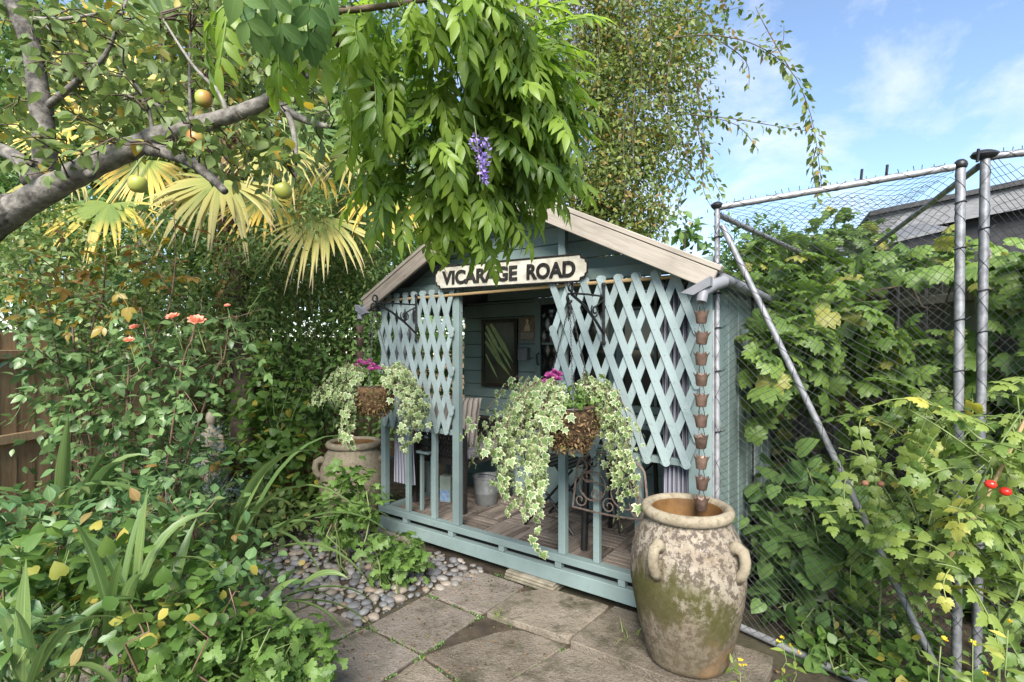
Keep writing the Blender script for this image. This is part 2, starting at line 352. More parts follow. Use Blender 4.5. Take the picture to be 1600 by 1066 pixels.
# leaf colours
LEAF = dict(
 vine=m_leaf('vine_leaf', (0.069, 0.131, 0.027), (0.188, 0.288, 0.062), (0.30, 0.30, 0.07), 0.93, 0.32, 0.45, 0.35, mottled=0.25, radial=True),
 creeper=m_leaf('creeper_leaf', (0.084, 0.133, 0.031), (0.189, 0.231, 0.056), (0.25, 0.17, 0.05), 0.90, 0.28, 0.5, 0.1),
 wisteria=m_leaf('wisteria_leaf', (0.075, 0.145, 0.02), (0.225, 0.325, 0.05), None, 0.9, 0.5, 0.38, 0.3),
 apple=m_leaf('apple_leaf', (0.088, 0.138, 0.037), (0.194, 0.256, 0.081), (0.42, 0.30, 0.05), 0.975, 0.32, 0.5, 0.2, mottled=0.2),
 jasmine=m_leaf('jasmine_leaf', (0.072, 0.126, 0.034), (0.18, 0.246, 0.072), (0.28, 0.27, 0.09), 0.93, 0.3, 0.45, 0.15),
 hedge=m_leaf('hedge_leaf', (0.059, 0.125, 0.034), (0.143, 0.235, 0.067), None, 0.9, 0.25, 0.4, 0.15),
 rose=m_leaf('rose_leaf', (0.068, 0.129, 0.046), (0.159, 0.25, 0.091), None, 0.9, 0.25, 0.35, 0.2),
 rose_red=m_leaf('young_rose_leaf', (0.16, 0.07, 0.03), (0.26, 0.16, 0.04), None, 0.9, 0.35, 0.35, 0.15),
 rose_gold=m_leaf('golden_rose_leaf', (0.20, 0.12, 0.02), (0.30, 0.22, 0.04), None, 0.9, 0.35, 0.35, 0.15),
 ivy=m_leaf('variegated_ivy_leaf', (0.085, 0.15, 0.045), (0.17, 0.245, 0.085), None, 0.9, 0.25, 0.42, 0.25, margin=((0.54, 0.55, 0.33), 0.76), radial=True),
 bind=m_leaf('heart_leaf', (0.065, 0.131, 0.026), (0.131, 0.217, 0.048), (0.36, 0.31, 0.06), 0.96, 0.34, 0.42, 0.25, radial=True),
 dark_oval=m_leaf('dark_oval_leaf', (0.06, 0.129, 0.046), (0.136, 0.227, 0.083), (0.24, 0.15, 0.05), 0.98, 0.22, 0.38, 0.25),
 columbine=m_leaf('columbine_leaf', (0.078, 0.152, 0.032), (0.143, 0.235, 0.055), None, 0.9, 0.32, 0.5, 0.15, radial=True),
 tomato=m_leaf('tomato_leaf', (0.105, 0.175, 0.035), (0.225, 0.29, 0.065), (0.42, 0.40, 0.08), 0.93, 0.34, 0.45, 0.4, radial=True),
 blade=m_leaf('iris_blade', (0.085, 0.15, 0.045), (0.165, 0.24, 0.075), None, 0.9, 0.25, 0.42, 0.3, tip=((0.26, 0.18, 0.08), 1.12, 1.3), stripes=0.45),
 palm_yellow=m_leaf('yellowing_palm_frond', (0.11, 0.17, 0.045), (0.25, 0.27, 0.075), None, 0.9, 0.25, 0.42, 0, tip=((0.38, 0.335, 0.11), 0.32, 0.9, (0.36, 0.27, 0.17), 0.88)),
 palm_half=m_leaf('half_yellow_palm_frond', (0.13, 0.19, 0.045), (0.22, 0.27, 0.06), None, 0.9, 0.25, 0.42, 0, tip=((0.58, 0.42, 0.08), 0.40, 0.75, (0.40, 0.28, 0.14), 0.93)),
 palm_green=m_leaf('green_palm_frond', (0.08, 0.14, 0.04), (0.16, 0.23, 0.07), None, 0.9, 0.28, 0.42, 0, tip=((0.36, 0.34, 0.08), 0.85, 1.05)),
 silver=m_leaf('silver_fern_leaf', (0.12, 0.17, 0.15), (0.22, 0.27, 0.25), None, 0.9, 0.2, 0.6, 0.1),
 grass=m_leaf('grass_blade', (0.08, 0.13, 0.03), (0.19, 0.24, 0.06), None, 0.9, 0.25, 0.5, 0),
)

# ------------------------------------------------------------------ leaf templates: dict(V, T, UV)
def tpl_oval(w=0.5, fold=0.12, curl=0.18, prof=(0.75, 1.0, 0.62), serr=0.0):
    ts = [0] + [(i+1)/(len(prof)+1) for i in range(len(prof))] + [1]
    V = [(0, 0, 0)]; UV = [(0, 0)]; T = []
    for t, p in zip(ts[1:-1], prof):
        z = -curl*t*t; h = w/2*p
        V += [(-h, t-0.02, z+fold*p*w), (0, t, z), (h, t-0.02, z+fold*p*w)]; UV += [(1, t), (0, t), (1, t)]
    V.append((0, 1, -curl)); UV.append((0.3, 1)); n = len(prof); e = len(V)-1
    T += [(0, 2, 1), (0, 3, 2)]
    for i in range(n-1):
        a = 1+3*i; b = a+3; T += [(a, a+1, b+1), (a, b+1, b), (a+1, a+2, b+2), (a+1, b+2, b+1)]
    a = 1+3*(n-1); T += [(a, a+1, e), (a+1, a+2, e)]
    return dict(V=np.array(V, float), T=np.array(T), UV=np.array(UV, float))
def tpl_fan(half, c=(0, 0.38), curl=0.25, cup=0.06, rings=2):
    pts = half + [(-x, y) for x, y in reversed(half[1:-1])]; n = len(pts)
    rad = [math.hypot(x-c[0], y-c[1]) for x, y in pts]
    tip = [rad[i] >= rad[i-1] and rad[i] >= rad[(i+1) % n] for i in range(n)]
    par = [0.0 if (tip[i] or (i % 2 == 0 and not tip[i-1] and not tip[(i+1) % n])) else 1.0 for i in range(n)]
    V = [(c[0], c[1], 0.02)]; UV = [(0, 0.5)]; T = []
    fr = (0.55, 1.0) if rings == 2 else (1.0,)
    for f in fr:
        for i, (x, y) in enumerate(pts):
            x2, y2 = c[0]+(x-c[0])*f, c[1]+(y-c[1])*f; q = x2*x2+(y2-c[1])**2
            V.append((x2, y2, -curl*q+(cup if par[i] else -cup*0.6)*(1.6*f if f < 1 else 0.7))); UV.append((f, par[i]))
    T = [(0, 1+(i+1) % n, 1+i) for i in range(n)]
    if rings == 2:
        for i in range(n):
            a, b = 1+i, 1+(i+1) % n; T += [(a, b, b+n), (a, b+n, a+n)]
    return dict(V=np.array(V, float), T=np.array(T), UV=np.array(UV, float))
T_OVAL = tpl_oval(0.58); T_LANCE = tpl_oval(0.34, 0.14, 0.25); T_ROUND = tpl_oval(0.82, 0.08, 0.12, (0.9, 1.0, 0.75))
T_SMALL = tpl_oval(0.55, 0.15, 0.15, (1.0,)); T_SMALL_L = tpl_oval(0.36, 0.15, 0.2, (1.0,))
T_HEART = tpl_fan([(0, 0.06), (0.18, -0.08), (0.40, 0.04), (0.46, 0.30), (0.30, 0.66), (0, 1)], cup=0.0)
T_IVY = tpl_fan([(0, 0.10), (0.20, -0.04), (0.50, 0.10), (0.30, 0.34), (0.48, 0.60), (0.17, 0.60), (0, 1)], curl=0.35, cup=0.05)
T_VINE = tpl_fan([(0, 0.05), (0.13, -0.13), (0.28, -0.10), (0.46, 0.0), (0.43, 0.12), (0.55, 0.22), (0.60, 0.38), (0.46, 0.44), (0.56, 0.60), (0.44, 0.68), (0.27, 0.66), (0.24, 0.84), (0.11, 0.88), (0, 1.02)], curl=0.45, cup=0.05)
T_LOBE = tpl_fan([(0, 0.0), (0.16, 0.22), (0.44, 0.42), (0.42, 0.66), (0.22, 0.66), (0.20, 0.92), (0, 0.98)], curl=0.15, cup=0.03)
T_TOM = tpl_fan([(0, 0.0), (0.16, 0.08), (0.34, 0.22), (0.28, 0.34), (0.36, 0.48), (0.22, 0.56), (0.22, 0.72), (0.08, 0.84), (0, 1)], curl=0.35, cup=0.03)
def frame(D, N):
    D = D/np.maximum(np.linalg.norm(D, axis=-1, keepdims=True), 1e-9)
    X = np.cross(D, N); X /= np.maximum(np.linalg.norm(X, axis=-1, keepdims=True), 1e-9)
    return X, D, np.cross(X, D)
def compound(base, items, rachis=None):
    V = []; T = []; UV = []; o = 0
    for p, d, n, s in items:
        X, Y, Z = frame(np.array(d, float)[None], np.array(n, float)[None])
        v = np.array(p, float)+s*(base['V'][:, :1]*X+base['V'][:, 1:2]*Y+base['V'][:, 2:]*Z)
        V.append(v); T.append(base['T']+o); UV.append(base['UV']); o += len(v)
    if rachis:
        mb = MB(); mb.tube(rachis[0], rachis[1], 3, cap=False)
        V.append(np.array(mb.v)); UV.append(np.tile([[0.02, 0.0]], (len(mb.v), 1)))
        tt = []
        for f in mb.f: tt += [(f[0], f[1], f[2]), (f[0], f[2], f[3])]
        T.append(np.array(tt)+o)
    return dict(V=np.vstack(V), T=np.vstack(T), UV=np.vstack(UV))
def pinnate(base, pairs, length, leaflet, droop, spread=1.0, seed=0, lift=0.0):
    rg = np.random.default_rng(seed); items = []; path = []
    for i in range(9):
        t = i/8; path.append((0.02*math.sin(t*3+seed), length*t*math.cos(droop*t*0.5), -length*t*math.sin(droop*t*0.6)))
    for i in range(pairs):
        t = 0.22+0.70*i/max(pairs-1, 1)
        p = (0.02*math.sin(t*3+seed), length*t*math.cos(droop*t*0.5), -length*t*math.sin(droop*t*0.6))
        for sgn in (-1, 1):
            a = rg.uniform(0.65, 0.95)*spread; dn = rg.uniform(0.0, 0.45)+lift
            items.append((p, (sgn*a, 0.62-0.4*t*droop*0.3, -dn-droop*t*0.4), (sgn*-0.25+rg.uniform(-.3, .3), 0.15, 1), leaflet*rg.uniform(0.8, 1.1)*(1-0.25*abs(t-0.5))))
    items.append((path[-1], (rg.uniform(-.2, .2), 0.8, -0.3-droop*0.6), (0, 0.2, 1), leaflet*1.05))
    return compound(base, items, (path, [0.004*length/0.25]*9))

def scatter_mesh(name, tpl, P, D, N, S, mat, rnd=None, rng=None):
    P, D, N, S = (np.asarray(a, float) for a in (P, D, N, S)); n = len(P)
    X, Y, Z = frame(D, N); V, T, UV = tpl['V'], tpl['T'], tpl['UV']; k = len(V)
    co = P[:, None]+S[:, None, None]*(V[None, :, :1]*X[:, None]+V[None, :, 1:2]*Y[:, None]+V[None, :, 2:]*Z[:, None])
    tr = (T[None]+(np.arange(n)*k)[:, None, None]).reshape(-1)
    me = bpy.data.meshes.new(name); nv, nl = n*k, len(tr)
    me.vertices.add(nv); me.vertices.foreach_set('co', co.reshape(-1).astype(np.float32))
    me.loops.add(nl); me.loops.foreach_set('vertex_index', tr.astype(np.int32))
    me.polygons.add(nl//3); me.polygons.foreach_set('loop_start', np.arange(0, nl, 3, dtype=np.int32))
    try: me.polygons.foreach_set('loop_total', np.full(nl//3, 3, dtype=np.int32))
    except Exception: pass
    me.update(calc_edges=True)
    me.polygons.foreach_set('use_smooth', np.ones(nl//3, dtype=bool))
    uv = me.uv_layers.new(name='UVMap'); uvs = np.tile(UV, (n, 1))[tr]; uv.data.foreach_set('uv', uvs.reshape(-1).astype(np.float32))
    at_ = me.attributes.new('rnd', 'FLOAT', 'POINT')
    r = (np.random.default_rng(len(name)+n) if rng is None else rng).random(n) if rnd is None else rnd
    at_.data.foreach_set('value', np.repeat(r, k).astype(np.float32))
    me.materials.append(mat); me.update()
    return me
def leaf_variants(name, tpls, mat):
    out = []
    for i, t in enumerate(tpls if isinstance(tpls, list) else [tpls]):
        out.append(scatter_mesh(name, t, [(0, 0, 0)], [(0, 1, 0)], [(0, 0, 1)], [1.0], mat, rnd=np.zeros(1)))
    return out
def leaf_parts(parent, name, meshes, P, D, N, S, rng):
    X, Y, Z = frame(np.asarray(D, float), np.asarray(N, float)); base = parent.location
    for i in range(len(P)):
        o = bpy.data.objects.new(name, meshes[int(rng.integers(len(meshes)))]); COL.objects.link(o); o.parent = parent
        s = float(S[i]); x, y, z = X[i]*s, Y[i]*s, Z[i]*s
        o.matrix_basis = Matrix(((x[0], y[0], z[0], P[i][0]-base.x), (x[1], y[1], z[1], P[i][1]-base.y), (x[2], y[2], z[2], P[i][2]-base.z), (0, 0, 0, 1)))
def split_leaves(root, name, tpl, mat, P, D, N, S, rng, n_parts=0, tpls=None):
    """the n_parts leaves that show largest become parts, the rest one joined foliage mesh"""
    P, D, N, S = (np.asarray(a, float) for a in (P, D, N, S))
    meshes = leaf_variants(name, tpls or [tpl], mat)
    if n_parts >= len(P): idx = np.arange(len(P)); rest = np.array([], int)
    else:
        inside = (np.abs(P[:, 0]/P[:, 1]) < 1.0) & (P[:, 1] > 0.3)
        ap = np.where(inside, S/np.linalg.norm(P-np.array([0, 0, 1.5]), axis=1), 0)+rng.random(len(P))*1e-3
        o = np.argsort(-ap); idx, rest = o[:n_parts], o[n_parts:]
    if len(idx): leaf_parts(root, name, meshes, P[idx], D[idx], N[idx], S[idx], rng)
    if len(rest):
        b = np.array(root.location)
        for j, tp in enumerate(tpls or [tpl]):
            sel = rest[j::len(tpls or [tpl])]
            if not len(sel): continue
            me = scatter_mesh('foliage', tp, P[sel]-b, D[sel], N[sel], S[sel], mat, rng=rng)
            o = link('foliage', me, root); o['kind'] = 'stuff'
def rnd_unit(rng, n):
    v = rng.normal(size=(n, 3)); return v/np.linalg.norm(v, axis=1, keepdims=True)
def blob_leaves(rng, ells, n_clump, per, cr, size, shell=0.35, droop=0.3, up=0.6, zmin=0.02, jitter=0.55):
    """clumps of leaves through the outer part of a set of ellipsoids ((centre),(radii))"""
    w = np.array([e[1][0]*e[1][1]+e[1][0]*e[1][2]+e[1][1]*e[1][2] for e in ells]); w = w/w.sum()
    which = rng.choice(len(ells), n_clump, p=w); C = np.array([e[0] for e in ells]); Rr = np.array([e[1] for e in ells])
    u = rnd_unit(rng, n_clump); rad = 1-shell*rng.random(n_clump)**1.3
    cc = C[which]+Rr[which]*u*rad[:, None]
    out = u/Rr[which]; out /= np.linalg.norm(out, axis=1, keepdims=True)
    n = n_clump*per; P = np.repeat(cc, per, 0)+rng.normal(size=(n, 3))*cr; O = np.repeat(out, per, 0)
    D = O*0.7+rnd_unit(rng, n)*0.9+np.array([0, 0, -droop]); N = O*0.45+np.array([0, 0, up])+rnd_unit(rng, n)*jitter
    S = size*rng.uniform(0.65, 1.25, n); k = P[:, 2] > zmin
    return P[k], D[k], N[k], S[k]
def along(rng, paths, step, size, side=0.7, droop=0.2, up=0.7, t0=0.0, off=0.0):
    """leaves set along twigs"""
    P = []; D = []; N = []; S = []
    for p in paths:
        p = np.array([tuple(q) for q in p], float); seg = np.linalg.norm(np.diff(p, axis=0), axis=1); Lh = seg.sum()
        cum = np.concatenate([[0], np.cumsum(seg)]); s = t0*Lh
        while s < Lh:
            i = min(np.searchsorted(cum, s, 'right')-1, len(seg)-1); f = (s-cum[i])/max(seg[i], 1e-9)
            q = p[i]+(p[i+1]-p[i])*f; d = (p[i+1]-p[i])/max(seg[i], 1e-9); r = rnd_unit(rng, 1)[0]; r = r-d*r.dot(d); r /= max(np.linalg.norm(r), 1e-6)
            P.append(q+r*off*rng.random()); D.append(d*0.5+r*side+np.array([0, 0, -droop])); N.append(np.array([0, 0, up])+rnd_unit(rng, 1)[0]*0.5); S.append(size*rng.uniform(0.6, 1.2))
            s += step*rng.uniform(0.6, 1.4)
    return np.array(P), np.array(D), np.array(N), np.array(S)
def wander(rng, a, b, n=6, amp=0.05, sag=0.0):
    a = np.array(tuple(a), float); b = np.array(tuple(b), float); out = []
    for i in range(n+1):
        t = i/n; q = a+(b-a)*t+np.array([0, 0, -sag*4*t*(1-t)])
        if 0 < i < n: q = q+rng.normal(size=3)*amp
        out.append(q)
    return out
def cat4(*qs): return [np.concatenate([q[i] for q in qs]) for i in range(4)]
def stems(root, name, paths, r0, r1, mat, n=5):
    b = root.location
    for p in paths:
        m = len(p); MB().tube([Vector(tuple(q))-b for q in p], [r0+(r1-r0)*i/(m-1) for i in range(m)], n).build(name, mat, root, smooth='all')

# ================================================================== THE SETTING
OX, OY = -1.0657, 4.1588                     # front left corner of the shed
SROT = math.atan2(-0.58972, 0.80761)
SM = Matrix.Translation((OX, OY, 0)) @ Matrix.Rotation(SROT, 4, 'Z')
def S(u, v, z=0.0): return SM @ Vector((u, v, z))
rng0 = np.random.default_rng(11); rnd = random.Random(5)

def ground_sheet():
    n = 60; a = [(-1+2*i/n) for i in range(n+1)]; c = [math.copysign(abs(t)**3*120, t) for t in a]
    vs = []; rg = np.random.default_rng(3)
    for y in c:
        for x in c:
            near = max(0, 1-math.hypot(x, y)/14)
            vs.append((x, y+3, -0.03+0.012*near*float(rg.normal())))
    fs = [(j*(n+1)+i, j*(n+1)+i+1, (j+1)*(n+1)+i+1, (j+1)*(n+1)+i) for j in range(n) for i in range(n)]
    o = MB().add(vs, fs).build('ground', M['soil'], smooth='all'); o['kind'] = 'structure'
ground_sheet()

# paving: a bedding sheet with each slab a piece of its own
pv = MB().add([S(0.1, -3.2, -0.012), S(3.3, -3.2, -0.012), S(3.3, 0.25, -0.012), S(1.0, 0.25, -0.012), S(1.0, -0.9, -0.012), S(0.1, -0.9, -0.012)], [(0, 1, 2, 3, 4, 5)]).build('paving', M['soil']); pv['kind'] = 'structure'
def slab(poly, mat, h=0.0, tilt=0.0):
    c = Vector((sum(p[0] for p in poly)/len(poly), sum(p[1] for p in poly)/len(poly)))
    vs = []; n = len(poly); pts = []
    for i in range(n):                                   # slightly ragged edges
        a, b = Vector(poly[i]), Vector(poly[(i+1) % n])
        for k in range(6):
            q = a.lerp(b, k/6); q = q+(c-q).normalized()*(0.008+rnd.uniform(0, 0.007)+(0.010 if k == 0 else 0)); pts.append(q)
    for z in (-0.05, 0.0):
        for q in pts: vs.append(S(q.x, q.y, z+h+tilt*(q.x-c.x)))
    m = len(pts)
    o = MB().add(vs, [tuple(range(m-1, -1, -1)), tuple(range(m, 2*m))]+[(i, (i+1) % m, m+(i+1) % m, m+i) for i in range(m)]).build('slab', mat, pv, bevel=0.004)
    return o
def rect(u0, u1, v0, v1): return [(u0, v0), (u1, v0), (u1, v1), (u0, v1)]
for j, (v1) in enumerate((-0.06, -0.51, -0.96, -1.41, -1.86, -2.31, -2.76)):
    v0 = v1-0.45
    for u0 in ([1.03] if j < 2 else [0.13, 0.58, 1.03]): slab(rect(u0, u0+0.45, v0, v1), M['slab'], rnd.uniform(-0.004, 0.005), rnd.uniform(-0.01, 0.01))
slab([(1.48, -0.50), (2.02, -0.46), (2.05, -0.02), (1.62, -0.02), (1.48, -0.18)], M['slab_rough'], 0.02, 0.03)
slab([(2.02, -0.50), (2.9, -0.50), (2.9, -0.03), (2.05, -0.03)], M['slab_rough'], 0.042, 0.0)
slab([(1.48, -0.97), (1.62, -0.62), (1.72, -0.49), (2.02, -0.46), (1.93, -0.98), (1.8, -1.02)], M['slab_rough'], 0.002)
slab([(1.48, -1.43), (1.95, -1.40), (1.93, -0.98), (1.8, -1.02), (1.48, -0.97)], M['slab_rough'], -0.002)
slab([(1.93, -0.98), (2.02, -0.50), (2.9, -0.50), (2.9, -1.0)], M['slab_rough'], 0.016)
slab([(1.95, -1.40), (1.93, -0.98), (2.9, -1.0), (2.9, -1.45)], M['slab_rough'], -0.003)
slab([(1.48, -1.9), (2.2, -1.9), (2.2, -1.42), (1.48, -1.43)], M['slab_rough'], 0.0)
slab([(2.2, -1.9), (2.9, -1.9), (2.9, -1.45), (2.2, -1.42)], M['slab_rough'], 0.003)
slab([(1.48, -2.4), (2.9, -2.4), (2.9, -1.9), (1.48, -1.9)], M['slab_rough'], 0.0)
# moss and grit in the joints
def joint_moss():
    P = []; rg = np.random.default_rng(8)
    for (a, b) in [((1.03, -0.51), (1.5, -0.51)), ((1.03, -0.96), (1.5, -0.96)), ((1.48, -0.5), (1.48, -1.5)), ((1.48, -0.97), (1.8, -1.02)), ((1.48, -0.2), (1.7, -0.55)), ((1.93, -0.98), (2.0, -0.5)), ((0.58, -0.96), (0.58, -1.8)), ((1.03, -0.96), (1.03, -1.9)), ((1.2, -0.04), (2.9, -0.04))]:
        n = int(520*math.dist(a, b))
        t = rg.random(n); q = np.array(a)[None]+t[:, None]*(np.array(b)-np.array(a))[None]+rg.normal(size=(n, 2))*0.010
        keep = np.sin(t*17+a[0]*5)+np.sin(t*41) > 0.15
        P += [tuple(S(x, y, -0.008)) for x, y in q[keep]]
    P = np.array(P); n = len(P)
    D = rnd_unit(rg, n)*0.8+np.array([0, 0, 0.9]); N = rnd_unit(rg, n)+np.array([0, 0, 0.3])
    me = scatter_mesh('joint_moss', T_SMALL, P, D, N, rg.uniform(0.006, 0.018, n), LEAF['hedge'])
    tag(link('joint_moss', me), 'tufts of green moss growing in the paving joints', 'moss', kind='stuff')
joint_moss()

# pebble bed
pb = MB().add([S(-1.2, -1.0, -0.016), S(0.6, -1.0, -0.016), S(1.04, -0.95, -0.016), S(1.04, -0.55, -0.016), S(1.28, -0.03, -0.016), S(1.2, 0.3, -0.016), S(-0.1, 0.35, -0.016), S(-1.2, 0.2, -0.016)], [tuple(range(8))]).build('pebble_bed', M['soil']); pb['kind'] = 'structure'
def pebbles():
    rg = np.random.default_rng(21); meshes = []
    for i in range(6):
        bm = bmesh.new(); bmesh.ops.create_icosphere(bm, subdivisions=2, radius=1)
        f = rg.normal(size=(3, 3))
        for v in bm.verts:
            k = 1+0.10*math.sin(f[0] @ np.array(v.co)*1.7)+0.07*math.sin(f[1] @ np.array(v.co)*2.3+1); v.co *= k
        me = bpy.data.meshes.new('pebble'); bm.to_mesh(me); bm.free(); me.polygons.foreach_set('use_smooth', [True]*len(me.polygons)); me.materials.append(M['pebble']); meshes.append(me)
    pts = []; tries = 0
    while len(pts) < 300 and tries < 40000:
        tries += 1; u, v = rg.uniform(-0.32, 1.16), rg.uniform(-0.97, -0.02); r = rg.uniform(0.018, 0.038)
        if u > 1.0 and v < -0.56+0.0: continue
        if u > 1.02 and v < -0.50+(u-1.02)*2.6: continue
        if u < 0.58 and v < -0.97: continue
        if all((u-a)**2+(v-b)**2 > (0.88*(r+c))**2 for a, b, c in pts): pts.append((u, v, r))
    for u, v, r in pts:
        o = link('pebble', meshes[int(rg.integers(6))], pb); p = S(u, v, r*rg.uniform(-0.05, 0.25)-0.005)
        o.matrix_basis = Matrix.Translation(p) @ Matrix.Rotation(rg.uniform(0, 6.3), 4, 'Z') @ Matrix.Rotation(rg.uniform(-.3, .3), 4, 'X') @ Matrix.Diagonal((r*1.25, r*0.95, r*rg.uniform(0.5, 0.75), 1))
pebbles()
def small_pebbles():
    rg = np.random.default_rng(22); bm = bmesh.new(); bmesh.ops.create_icosphere(bm, subdivisions=1, radius=1); V = np.array([tuple(v.co) for v in bm.verts]); T = np.array([[v.index for v in f.verts] for f in bm.faces]); bm.free()
    P = []
    while len(P) < 900:
        u, v = rg.uniform(-.8, 1.18), rg.uniform(-.99, -.0)
        if u > 1.02 and v < -0.50+(u-1.02)*2.6: continue
        P.append(tuple(S(u, v, -.008)))
    V[:, 2] *= .6; tpl = dict(V=V, T=T, UV=np.zeros((len(V), 2))); n = len(P)
    t = NT('grit_stone'); a = t.n('Attribute'); a.attribute_name = 'rnd'; m = t.set(t.ramp(a.outputs['Fac'], [(0, (.06, .06, .062)), (.5, (.15, .14, .13)), (.8, (.22, .17, .12)), (1, (.28, .26, .23))]), .7)
    o = link('small_pebble', scatter_mesh('small_pebble', tpl, P, rnd_unit(rg, n)*np.array([1, 1, .1]), np.tile([[0, 0, 1.]], (n, 1)), rg.uniform(.006, .017, n), m, rng=rg), pb); o['kind'] = 'stuff'
small_pebbles()

# ================================================================== THE SHED (local: u along the front, v depth, z up)
shed = thing('garden_shed', 'teal painted wooden garden shed with open porch and bare pine bargeboards', 'shed', (OX, OY, 0), SROT)
SW, SD, PD = 2.59, 1.72, 1.0
RZ, EZ, HU = 2.55, 1.885, 1.295            # ridge, eave, half width
def zroof(u): return RZ-(RZ-EZ)*abs(u-HU)/1.345
def bx(name, u0, u1, v0, v1, z0, z1, mat, parent=None, bevel=0.003): return MB().box(u0, u1, v0, v1, z0, z1).build(name, mat, parent or shed, bevel=bevel)
bx('floor_beam', -0.01, 2.60, -0.025, 0.03, 0.058, 0.146, M['teal'])
bx('side_beam', -0.012, 0.045, 0.033, SD, 0.058, 0.146, M['teal'])
for u in (0.30, 0.78, 1.24, 1.68, 2.10, 2.50): bx('spacer_block', u-0.022, u+0.022, -0.018, 0.028, 0.147, 0.186, M['teal'])
bx('bottom_rail', -0.005, 2.595, -0.022, 0.045, 0.187, 0.232, M['teal'])
bx('underfloor', 0.05, 2.55, 0.05, PD, 0.05, 0.165, M['dark'], bevel=0)
deck = bx('deck', 0.046, 2.51, 0.048, PD-0.02, 0.166, 0.178, M['dark'], bevel=0)
def deck_slats():
    T = 0.305; mA = MB().box(-T/2+0.004, T/2-0.004, -0.0215, 0.0215, 0, 0.022).mesh('slat', M['deck'], bevel=0.003)
    for i in range(9):
        for j in range(4):
            u0, v0 = 0.06+i*T, 0.055+j*T
            for k in range(6):
                a = (k-2.5)*T/6
                if (i+j) % 2 == 0: cu, cv, rz = u0+T/2, v0+T/2+a, 0
                else: cu, cv, rz = u0+T/2+a, v0+T/2, math.pi/2
                if cu+(T/2 if rz == 0 else .02) > 2.53 or cv+(T/2 if rz else .02) > PD+0.0: 
                    if cu > 2.46 or cv > 0.955: continue
                o = link('slat', mA, deck); o.location = (cu, cv, 0.179+rnd.uniform(-0.001, 0.002)); o.rotation_euler = (0, 0, rz+rnd.uniform(-0.008, 0.008))
deck_slats()
# posts, balusters and rails
bx('corner_post', 0.0, 0.052, 0.0, 0.05, 0.2325, 1.92, M['teal'])
bx('porch_post', 0.785, 0.845, 0.0, 0.048, 0.2325, 2.10, M['teal'])
bx('porch_post', 1.672, 1.722, 0.0, 0.046, 0.2325, 2.36, M['teal'])
bx('corner_post', 2.47, 2.526, 0.004, 0.03, 0.2325, 1.93, M['teal']); bx('corner_post', 2.528, 2.59, -0.002, 0.04, 0.2325, 1.92, M['teal'])
for u, w in ((0.305, 0.036), (0.59, 0.042), (1.93, 0.04), (2.19, 0.04)): bx('baluster', u-w/2, u+w/2, 0.004, 0.04, 0.2325, 0.872, M['teal'])
bx('mid_rail', 0.053, 0.784, 0.0, 0.042, 0.873, 0.912, M['teal']); bx('mid_rail', 1.723, 2.469, 0.0, 0.042, 0.873, 0.912, M['teal'])
bx('header_beam', 0.0, 1.671, 0.052, 0.10, 1.915, 1.985, M['teal_shade']); bx('header_beam', 1.673, SW, 0.05, 0.10, 1.915, 1.985, M['teal_shade'])
MB().tube([(0.02, -0.018, 1.885), (0.7, -0.02, 1.884), (1.6, -0.019, 1.886), (2.5, -0.017, 1.884)], 0.011, 8).build('curtain_rod', M['rod'], shed, smooth=True)
# left side: low rail, mid rail and balusters of the open end
bx('side_rail', 0.004, 0.046, 0.051, PD, 0.187, 0.228, M['teal']); bx('side_rail', 0.006, 0.046, 0.051, PD, 0.873, 0.910, M['teal'])
for v in (0.28, 0.52, 0.76): bx('baluster', 0.008, 0.044, v-0.018, v+0.018, 0.2285, 0.8725, M['teal'])
# gable boards
gable = bx('gable', 0.02, SW-0.02, 0.118, 0.128, 1.93, 1.95, M['teal_shade'], bevel=0)
z = 1.952
while z < 2.50:
    z1 = min(z+0.112, RZ-0.03); hw0 = (RZ-0.02-z)/(RZ-EZ)*1.345; hw1 = max((RZ-0.02-z1)/(RZ-EZ)*1.345, 0.01)
    hw0 = min(hw0, HU-0.01); hw1 = min(hw1, HU-0.01)
    MB().prism([(HU-hw0, z), (HU+hw0, z), (HU+hw1, z1-0.004), (HU-hw1, z1-0.004)], 0.102, 0.117).build('board', M['teal_shade'], gable, bevel=0.003); z = z1
# back wall of the porch: boards, door and window
back = bx('back_wall', 0.0, SW, PD+0.035, PD+0.045, 0.165, 1.93, M['dark'], bevel=0)
def boards(u0, u1, z0, z1, parent, h=0.124, v=PD):
    zz = z0
    while zz < z1-0.01:
        e = min(zz+h, z1); 
        MB().add([(u0, v+0.004, zz), (u1, v+0.004, zz), (u1, v+0.012, e-0.005), (u0, v+0.012, e-0.005), (u0, v+0.034, zz), (u1, v+0.034, zz), (u1, v+0.034, e-0.005), (u0, v+0.034, e-0.005)],
                     [(0, 1, 2, 3), (5, 4, 7, 6), (4, 5, 1, 0), (3, 2, 6, 7), (4, 0, 3, 7), (1, 5, 6, 2)]).build('board', M['teal_shade'], parent, bevel=0.003); zz = e
boards(0.004, 0.838, 0.18, 1.94, back); boards(0.3, 2.29, 1.945, 2.05, back)
boards(1.605, 2.58, 0.18, 1.0, back)
